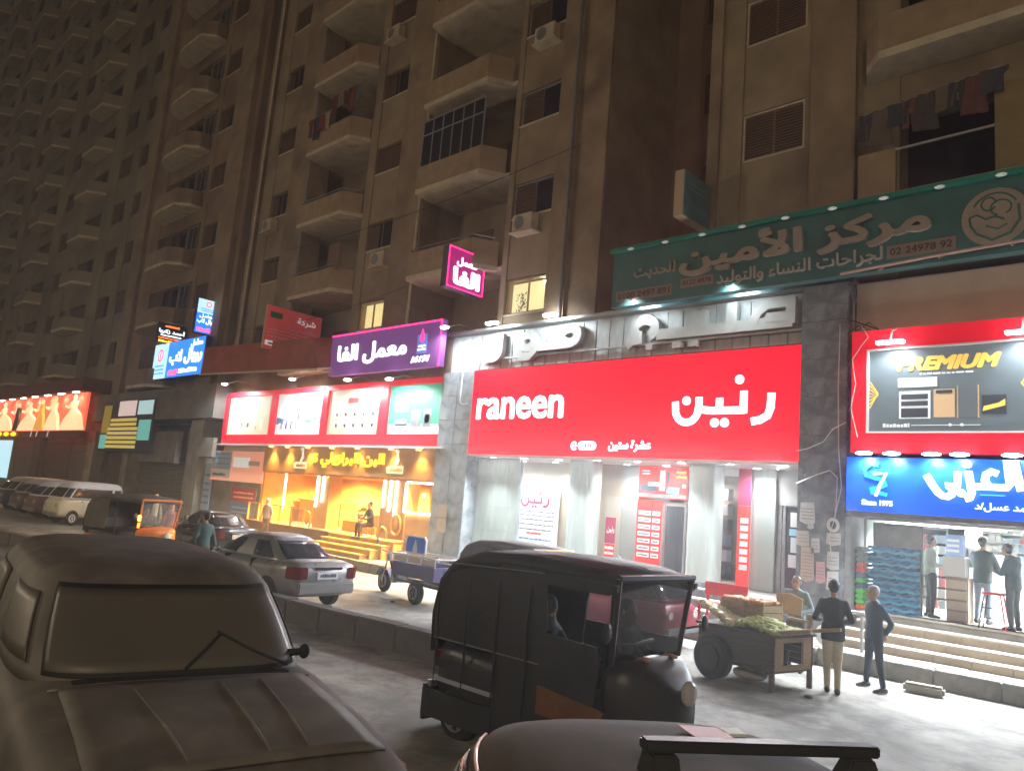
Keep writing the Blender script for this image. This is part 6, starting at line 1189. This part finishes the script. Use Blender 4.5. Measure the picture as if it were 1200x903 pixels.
MB().box(.1, .9, -.665, -.65, .50, .54).build('highlight_strip', chrome, tk); MB().box(-.02, .9, -.66, -.62, .16, .40).build('mud_skirt', canv, tk); MB().box(-.06, -.02, -.62, .62, .10, .42).build('mud_flap', canv, tk); MB().box(.9, 2.1, -.645, -.6, .16, .30).build('sill_panel', canv, tk)  # chrome strip added as a highlight streak along the side
person('person', 'dark figure of the driver sitting inside the near black tuk-tuk', -4.78, 6.75, .70, R(0), 1.75, (.02, .02, .022), (.03, .03, .04), 'black', seatp)
person('person', 'passenger with a round dark head visible through the side opening of the near tuk-tuk', -5.62, 6.5, .66, R(0), 1.70, (.02, .02, .025), (.03, .03, .03), 'hijab', seatp)  # scarf added so the face stays a dark silhouette
tuktuk('black tuk-tuk with an orange windscreen frame and glowing amber lamp at the left', (-23.6, 8.3, 0), R(15), canvg, mat('orange_frame', (.62, .20, .04), .45, emit=.03), 1.08, True, False, -1)
person('person', 'driver bending inside the orange-framed black tuk-tuk', -22.15, 8.69, .66, R(15), 1.7, (.03, .025, .025), (.03, .03, .04), 'black', seatp)
tuktuk('black-hooded tuk-tuk with a yellow windscreen frame partly hidden behind the near one', (-11.85, 11.75, 0), R(-3), canvg, mat('yellow_frame', (.70, .45, .06), .45), 1.0, True, True)
# ------------------------------------------------------------------ cargo tricycle
ct = thing('cargo_tricycle', 'motor cargo tricycle with a blue box and a blue screen carrying a white drop', 'tricycle', (-14.3, 12.55, 0), R(176))
bl = mat('tricycle_blue', (.07, .06, .17), .5, var=.2)
mb = MB().box(-.75, .95, -.5, .5, .58, .62).box(-.75, .95, -.5, -.46, .62, .90).box(-.75, .95, .46, .5, .62, .90).box(-.75, -.71, -.46, .46, .62, .90).box(.91, .95, -.46, .46, .62, .90); mb.build('cargo_box', bl, ct)
mb = MB()
for s in (-1, 1):
    mb.tube([(-.75, s * .48, 1.08), (.95, s * .48, 1.08)], .022, 6)
    for x in (-.74, -.18, .38, .93): mb.tube([(x, s * .48, .88), (x, s * .48, 1.08)], .02, 6)
mb.tube([(.95, -.48, 1.08), (.95, .48, 1.08)], .022, 6).tube([(-.75, -.48, 1.08), (-.75, .48, 1.08)], .022, 6); mb.build('rail', alum, ct)
for i in range(3): MB().box(-.70 + i * .56, -.22 + i * .56, .455, .475, .92, 1.05).build('side_board', mat('pale_board', (.48, .45, .40), .7), ct)
wheel(ct, -.15, .52, .27, .14); wheel(ct, -.15, -.52, .27, .14); wheel(ct, 1.95, .001, .28, .11)
MB().tube([(1.95, .09, .28), (1.72, .09, .95)], .025, 6).tube([(1.95, -.09, .28), (1.72, -.09, .95)], .025, 6).build('fork', chrome, ct); MB().tube([(1.70, -.36, 1.08), (1.70, 0, 1.0), (1.70, .36, 1.08)], .018, 6).build('handlebar', chrome, ct)
MB().ball((1.80, 0, .92), (.08, .10, .10), 10, 7).build('headlight', clearl, ct); MB().ball((1.38, 0, .80), (.25, .14, .12), 12, 8).build('fuel_tank', mat('tank_red', (.15, .03, .03), .3), ct); MB().box(.97, 1.2, -.16, .16, .74, .82).build('saddle', black, ct, bevel=.03)
MB().box(1.2, 1.5, -.14, .14, .32, .62).disc((1.35, 0, .42), (0, 1, 0), .12, .34).build('engine', steel, ct, bevel=.01); MB().tube([(-.75, .3, .42), (1.2, .2, .42), (1.7, .05, .8)], .03, 6).tube([(-.75, -.3, .42), (1.2, -.2, .42), (1.7, -.05, .8)], .03, 6).build('frame', blackm, ct)
MB().loft([[(1.95 + .34 * math.cos(a), y_, .28 + .34 * math.sin(a)) for y_ in (-.08, .08)] for a in [R(k) for k in range(20, 161, 20)]], cap=False, closed=False).build('mudguard', bl, ct)
mb = MB()
for s in (-1, 1): mb.tube([(1.7, s * .3, 1.05), (1.8, s * .42, 1.28)], .009, 5).ball((1.8, s * .42, 1.30), (.02, .06, .05), 8, 5)
mb.build('mirror', chrome, ct)
pn = [(-.42, 1.12), (-.36, 1.10), (.36, 1.10), (.42, 1.14), (.42, 1.45), (.34, 1.54), (-.34, 1.54), (-.42, 1.45)]
fcc = Fr((.42, .2, 0), (-1, 0, 0), (0, 0, 1)); q = MB().prism(pn, fcc, 0, .04).build('screen', mat('screen_white', (.72, .75, .78), .4), ct); MB().prism([(a * .9, 1.32 + (b_ - 1.32) * .82) for a, b_ in pn], fcc, .042, .046).build('blue_field', mat('screen_blue', (.05, .12, .50), .4, emit=.08), q); MB().prism([(-.10, 1.13), (.1, 1.13), (.09, 1.24), (0, 1.47), (-.09, 1.24)], fcc, .048, .052).build('white_drop', mat('drop_white', (.6, .75, .75), .4), q); MB().tube([(.08, .2, .95), (.08, .2, 1.12)], .02, 6).tube([(.76, .2, .95), (.76, .2, 1.12)], .02, 6).build('screen_leg', alum, ct)
# ------------------------------------------------------------------ fruit cart
fc = thing('fruit_cart', 'dark wooden handcart on big rubber wheels loaded with corn and fruit', 'cart', (0, 0, 0))
A, B__, Cc, Dd = Vector((-6.72, 11.85, 0)), Vector((-5.2, 11.5, 0)), Vector((-5.02, 12.45, 0)), Vector((-6.5, 12.85, 0)); 
A, B__, Cc, Dd = Vector((-6.75, 11.95, 0)), Vector((-5.35, 11.75, 0)), Vector((-5.15, 12.75, 0)), Vector((-6.55, 12.95, 0))
def cq(a, b_, z): return A + (B__ - A) * a + (Dd - A) * b_ + Vector((0, 0, z))       # cart coordinates: along, across, height
def cbox(name, a0, a1, b0, b1, z0, z1, m_, par): return MB().hexa([cq(a0, b0, z0), cq(a1, b0, z0), cq(a1, b1, z0), cq(a0, b1, z0), cq(a0, b0, z1), cq(a1, b0, z1), cq(a1, b1, z1), cq(a0, b1, z1)]).build(name, m_, par)
cbox('deck', -.03, 1.03, -.03, 1.03, .80, .84, wood, fc)
for i in range(5): cbox('side_plank', 0, 1, 0, .03, .33 + i * .092, .415 + i * .092, wood, fc); cbox('side_plank', 0, 1, .97, 1, .33 + i * .092, .415 + i * .092, wood, fc); cbox('end_plank', 0, .025, .035, .965, .33 + i * .092, .415 + i * .092, wood, fc)
for (a0, a1, b0, b1, z0, z1) in ((.975, 1.0, .03, .97, .72, .798), (.975, 1.0, .03, .97, .3, .38), (.975, 1.0, .03, .25, .381, .72), (.975, 1.0, .75, .97, .381, .72)): cbox('end_frame', a0, a1, b0, b1, z0, z1, woodl, fc)
cbox('lower_shelf', .02, .97, .03, .97, .26, .30, wood, fc)
for b0 in (.0, .95): cbox('leg', .95, 1.0, b0, b0 + .05, 0.0, .80, wood, fc)
for s, b0 in ((-1, -.14), (1, 1.14)):
    c = cq(.30, b0, .34); ax = (Dd - A).normalized(); side = (B__ - A).normalized(); w_ = MB().loft([[c + ax * q + side * math.cos(t) * rr + Vector((0, 0, 1)) * math.sin(t) * rr for t in [k * math.pi / 12 for k in range(24)]] for q, rr in ((-.09, .28), (-.06, .34), (.06, .34), (.09, .28))]).build('wheel', black, fc, smooth=False); MB().disc(c + ax * s * .095, ax, .19, .02, 18).build('rim', blackm, w_)
MB().tube([cq(.3, -.2, .34), cq(.3, 1.2, .34)], .03, 6).build('axle', blackm, fc)
for b0 in (.12, .88): MB().tube([cq(.9, b0, .86), cq(1.05, b0, .90), cq(1.38, b0, 1.0)], .03, 8).build('handle', woodl, fc)
corn = mat('corn_husk', (.36, .42, .12), .7, var=.3, scale=12); corn2 = mat('pale_corn', (.62, .56, .30), .6, var=.2, scale=14); org = mat('orange_fruit', (.62, .30, .12), .6, var=.3, scale=12)
def heap(name, label, a0, a1, b0, b1, z0, hfun, n, m_, sz, lng=2.2, seed=1):
    rnd = random.Random(seed); mb = MB()
    for i in range(n):
        u, v_ = rnd.random(), rnd.random(); c = cq(a0 + (a1 - a0) * u, b0 + (b1 - b0) * v_, z0 + hfun(u, v_) * (1 - .12 * rnd.random())); a = rnd.uniform(-.5, .5) + 1.2; e = rnd.uniform(-.25, .25); d = Vector((math.cos(a) * math.cos(e), math.sin(a) * math.cos(e), math.sin(e))) * sz * lng
        mb.tube([c - d / 2, c - d * .3, c + d * .1, c + d / 2], [sz * .2, sz * .55, sz * .5, sz * .12], 6)
    o = mb.build(name, m_, smooth=True); return tag(o, label, 'produce', kind='stuff')
heap('corn_heap', 'heap of green corn cobs on the right half of the cart', .36, 1.0, .05, .95, .84, lambda u, v_: .02 + .16 * math.sin(math.pi * min(1, u * 1.05)) * math.sin(math.pi * min(1, v_ * 1.1 + .1)), 330, corn, .075, 2.4, 3)
heap('corn_pile', 'sloping pile of pale corn cobs at the left end of the cart', .0, .5, .02, .45, .85, lambda u, v_: .30 * (1 - u) * (1 - .3 * v_) + .02, 200, corn2, .07, 2.5, 5)
for i, (a0, a1, z0) in enumerate(((.02, .36, .845), (.38, .62, .845))):
    cr_ = thing('wooden_crate', ['long wooden crate topped with orange fruit at the left end of the cart', 'short wooden crate topped with orange fruit in the middle of the cart'][i], 'crate', (0, 0, 0), 0, 'crates on the fruit cart')
    for (p0, p1, q0, q1) in ((a0, a1, .5, .52), (a0, a1, .93, .95), (a0, a0 + .02, .52, .93), (a1 - .02, a1, .52, .93)):
        for k in range(3): cbox('slat', p0, p1, q0, q1, z0 + k * .12, z0 + k * .12 + .105, woodl, cr_)
    for p0 in (a0, a1 - .03):
        for q0 in (.47, .951): cbox('corner_post', p0, p0 + .03, q0, q0 + .028, z0, z0 + .39, woodl, cr_)
    heap('orange_fruit_heap', ['orange fruit heaped in the long crate', 'orange fruit heaped in the short crate'][i], a0 + .02, a1 - .02, .5, .95, z0 + .33, lambda u, v_: .06, 70, org, .065, 1.3, 7 + i)
cbox('cross_board', .70, .98, .95, .99, 1.0, 1.04, woodl, fc); cbox('corner_board', .97, 1.0, .9, .98, .86, 1.14, woodl, fc)
bk = MB().loft([[(math.cos(t) * r, math.sin(t) * r, z) for t in [k * math.pi / 8 for k in range(16)]] for r, z in ((.15, 0), (.19, .26), (.17, .26), (.13, .03))]).build('bucket', blackm); bk.location = tuple(cq(.8, .5, .302)); tag(bk, 'dark bucket standing on the lower shelf of the cart', 'bucket')
o = MB().ball((0, 0, 0), (.16, .12, .17), 10, 8).ball((.02, 0, .17), (.05, .05, .07), 8, 5).build('plastic_bag', whprint, smooth=True); o.location = (-5.08, 13.05, .82); tag(o, 'white plastic bag hanging at the handles of the cart', 'bag')
o = MB().ball((0, 0, .1), (.3, .13, .1), 10, 6).build('sack', MATS['beige_print'], smooth=True); o.location = (-6.0, 12.3, .0); tag(o, 'pale sack lying on the road under the fruit cart', 'sack')
o = MB().box(-.3, .3, -.11, .11, 0, .16).build('loose_kerb_block', concl, bevel=.04); o.location = (-3.95, 14.3, 0); o.rotation_euler = (0, 0, .15); tag(o, 'loose pale block lying beside the foot of the bald person', 'block')
# steel handrail at the pharmacy steps
hr = wthing('handrail', 'pale bent handrail beside the lowest pharmacy steps', 'handrail', (-5.75, 15.6, .3)); MB().tube([(-5.95, 15.5, .8), (-5.7, 15.5, 1.0), (-5.3, 15.5, 1.02)], .035, 8).build('rail', alum, hr)
for x in (-5.9, -5.35): MB().tube([(x, 15.5, .29), (x, 15.5, .95)], .03, 8).build('post', alum, hr)
# ------------------------------------------------------------------ near car, lower left: dusty old saloon
dusty = mat('dusty_brown_paint', (.118, .108, .097), .66, var=.25, scale=2.2, bump=.12, dirt=((.175, .16, .142), 4)); dustglass = mat('dusty_glass', (.115, .108, .09), .5, var=.15, scale=1.2, dirt=((.11, .095, .075), 2.4), spec=.5)
nc = thing('dusty_car', 'dusty dark brown old saloon filling the lower left, windscreen coated with dust', 'car', (-4.27, 2.02, .5), R(-10))
st = [(-3.9, .60, .35, .86), (-3.7, .78, .28, .94), (-1.8, .83, .22, .95), (-.8, .84, .20, .945), (0, .835, .20, .945), (.12, .83, .20, .935), (.8, .80, .22, .885), (1.25, .75, .25, .82), (1.45, .66, .30, .74), (1.52, .5, .38, .62)]
hull('body', interp(st, 4), dusty, nc, 5.5, 48)
g_ = GH([(.90, -3.3, .12, .80), (1.05, -3.25, -.08, .785), (1.18, -3.2, -.25, .76), (1.32, -3.1, -.44, .72), (1.395, -3.0, -.58, .67), (1.435, -2.9, -.72, .60), (1.46, -2.75, -.90, .50), (1.474, -2.6, -1.1, .34)], 5.0); g_.shell('roof', dusty, nc, 64)
g_.patch('windscreen', dustglass, nc, -37, 37, .965, 1.325, .006, N=24, M_=8); g_.patch('windscreen_rubber', black, nc, -39.5, 39.5, .945, 1.345, .002, N=24, M_=8)
for s in (-1, 1):
    g_.patch('side_window', dustglass, nc, 52 * s, 84 * s, .98, 1.29, .006); g_.patch('side_window', dustglass, nc, 90 * s, 118 * s, .98, 1.29, .006); wheel(nc, .85, .74 * s, .29); wheel(nc, -2.0, .74 * s, .29); arch(nc, .85, .805 * s, .29); arch(nc, -2.0, .835 * s, .29)
    if s > 0: MB().tube([(-.14, .60 * s, .99), (-.12, .73 * s, 1.0)], .022, 6).ball((-.12, .735 * s, 1.0), (.03, .035, .045), 12, 8).build('wing_mirror', black, nc, smooth=True)
    MB().box(1.30, 1.47, s * .52 - .12, s * .52 + .12, .60, .73).build('headlight', clearl, nc, bevel=.02); MB().box(1.02, 1.12, s * .79 - .01, s * .79 + .012, .66, .71).build('side_marker', mat('amber_dull', (.7, .32, .05), .4), nc)
# bonnet seams, cowl grille and ridges
def onhood(x, y, dz=.0): 
    zt = [(-.2, .945), (.12, .935), (.8, .885), (1.25, .82), (1.45, .74)]
    for i in range(4):
        if x <= zt[i + 1][0]: break
    z = zt[i][1] + (zt[i + 1][1] - zt[i][1]) * (x - zt[i][0]) / (zt[i + 1][0] - zt[i][0]); return (x, y, z + dz - .012 * (abs(y) / .7) ** 4 - .02 * (abs(y) / .72) ** 8)
hp = MB(); N1, N2 = 12, 16
hp.v = [Vector(onhood(.17 + 1.05 * i / N1, -.62 + 1.24 * j / N2, .008)) for i in range(N1 + 1) for j in range(N2 + 1)]
for i in range(N1):
    for j in range(N2): a = i * (N2 + 1) + j; hp.f.append([a, a + 1, a + N2 + 2, a + N2 + 1])
hb_ = hp.build('bonnet', dusty, nc, smooth=True); md = hb_.modifiers.new('thick', 'SOLIDIFY'); md.thickness = .014; md.offset = 1
for y in (-.30, .12, .34): MB().tube([onhood(.25 + .1 * k, y * (1 - .02 * k), .022) for k in range(10)], [.003] + [.007] * 8 + [.003], 8).build('bonnet_ridge', dusty, hb_, smooth=True)
MB().tube([onhood(.155, -.66 + .11 * k, .012) for k in range(13)], .007, 6).build('cowl_trim', mat('dull_trim', (.26, .22, .18), .5), nc)
for k in range(3): MB().box(.06 + k * .028, .074 + k * .028, -.55, .55, .938, .950).build('cowl_slat', black, nc)
# wiper on the glass
def ongl(y, z, o_=.02): 
    th = 0
    for k in range(2400):
        th = R(-40 + 80 * k / 2400); p = g_.at(z, th, .006)
        if p.y >= y: break
    return Vector((p.x + o_, p.y, z))
MB().tube([ongl(.58, .96, .05), ongl(.38, 1.04, .035), ongl(.20, 1.13, .03)], .008, 6).build('wiper_arm', black, nc); MB().tube([ongl(.0, .975, .022), ongl(.12, 1.05, .022), ongl(.22, 1.12, .022)], .009, 6).build('wiper_blade', black, nc)
MB().ball(ongl(.50, .955, .05), (.03, .03, .02), 8, 6).build('wiper_pivot', black, nc)
# ------------------------------------------------------------------ near car roof, lower right, with roof rack
rc = thing('roof_rack_car', 'brown car roof in the lower foreground carrying a black roof rack bar', 'car', (-1.02, 2.12, .25), R(-36))
rp = mat('brown_roof_paint', (.08, .07, .062), .8, metal=0, var=.22, scale=2, dirt=((.135, .115, .10), 3), bump=.1)
hull('body', interp([(-2.0, .6, .35, .85), (-1.8, .78, .28, .95), (-.6, .84, .2, .97), (1.0, .84, .2, .96), (2.0, .76, .25, .85), (2.3, .5, .35, .65)]), rp, rc)
g3 = GH([(.92, -1.75, 1.65, .78), (1.1, -1.6, 1.35, .75), (1.28, -1.38, 1.08, .70), (1.38, -1.2, .90, .645), (1.435, -1.02, .72, .57), (1.465, -.85, .55, .46), (1.482, -.65, .35, .30), (1.488, -.45, .15, .14)], 3.6); g3.shell('roof', rp, rc, 64)
g3.patch('rear_window', glassc, rc, 143, 217, 1.0, 1.33, .006, N=20); g3.patch('windscreen', glassc, rc, -37, 37, 1.0, 1.33, .006, N=20)
for s in (-1, 1):
    for a0, a1 in ((55, 86), (91, 124)): g3.patch('side_window', glassc, rc, a0 * s, a1 * s, 1.0, 1.32, .006); 
    for x in (-1.1, 1.45): wheel(rc, x, .74 * s, .29)
    MB().tube([g3.at(1.365, R(s * a), .008) for a in range(48, 135, 6)], .008, 6).build('drip_rail', mat('bright_gutter', (.6, .55, .45), .3, metal=.5), rc)
for x, nm in ((-.25, 0),):
    MB().box(x - .03, x + .03, -.22, .56, 1.555, 1.59).build('rack_bar', blackm, rc, bevel=.006)
    for s in (-1, 1):
        ys = .50 if s > 0 else -.16; hf_ = .03 if s > 0 else .05
        zf_ = 1.44 if s > 0 else 1.30
        MB().hexa([(x - hf_ - .03, ys - .09, zf_), (x + hf_ + .03, ys - .09, zf_), (x + hf_ + .03, ys + .07, zf_), (x - hf_ - .03, ys + .07, zf_), (x - hf_, ys - .04, 1.553), (x + hf_, ys - .04, 1.553), (x + hf_, ys + .04, 1.553), (x - hf_, ys + .04, 1.553)]).build('rack_foot', black, rc, bevel=.006); continue
        MB().hexa([(x - .05, s * .60 - .035, 1.36), (x + .05, s * .60 - .035, 1.36), (x + .05, s * .60 + .06, 1.36), (x - .05, s * .60 + .06, 1.36), (x - .035, s * .56 - .04, 1.553), (x + .035, s * .56 - .04, 1.553), (x + .035, s * .56 + .03, 1.553), (x - .035, s * .56 + .03, 1.553)]).build('rack_foot', black, rc, bevel=.006)
sk = MB().hexa([(-.78, .12, 1.486), (-.62, .12, 1.489), (-.62, .28, 1.484), (-.78, .28, 1.481), (-.78, .12, 1.4885), (-.62, .12, 1.4915), (-.62, .28, 1.4865), (-.78, .28, 1.4835)]).build('red_sticker', mat('sticker_red', (.55, .05, .05), .5), rc)
MB().box(-.78, -.70, .285, .36, 1.474, 1.484).build('white_sticker', mat('sticker_white', (.6, .7, .66), .5), rc)
#==END==
bake_texts(); settle()
hz = bpy.data.materials.new('haze_air'); hz.use_nodes = True; nt = hz.node_tree; nt.nodes.clear()
ou = nt.nodes.new('ShaderNodeOutputMaterial'); pv = nt.nodes.new('ShaderNodeVolumePrincipled'); pv.inputs['Density'].default_value = .0048; pv.inputs['Color'].default_value = (.86, .88, .92, 1); pv.inputs['Anisotropy'].default_value = .6
nt.links.new(pv.outputs[0], ou.inputs['Volume'])
o = MB().box(-402, 152, -82, 402, -1.4, 60.5).build('haze', hz); tag(o, kind='stuff')
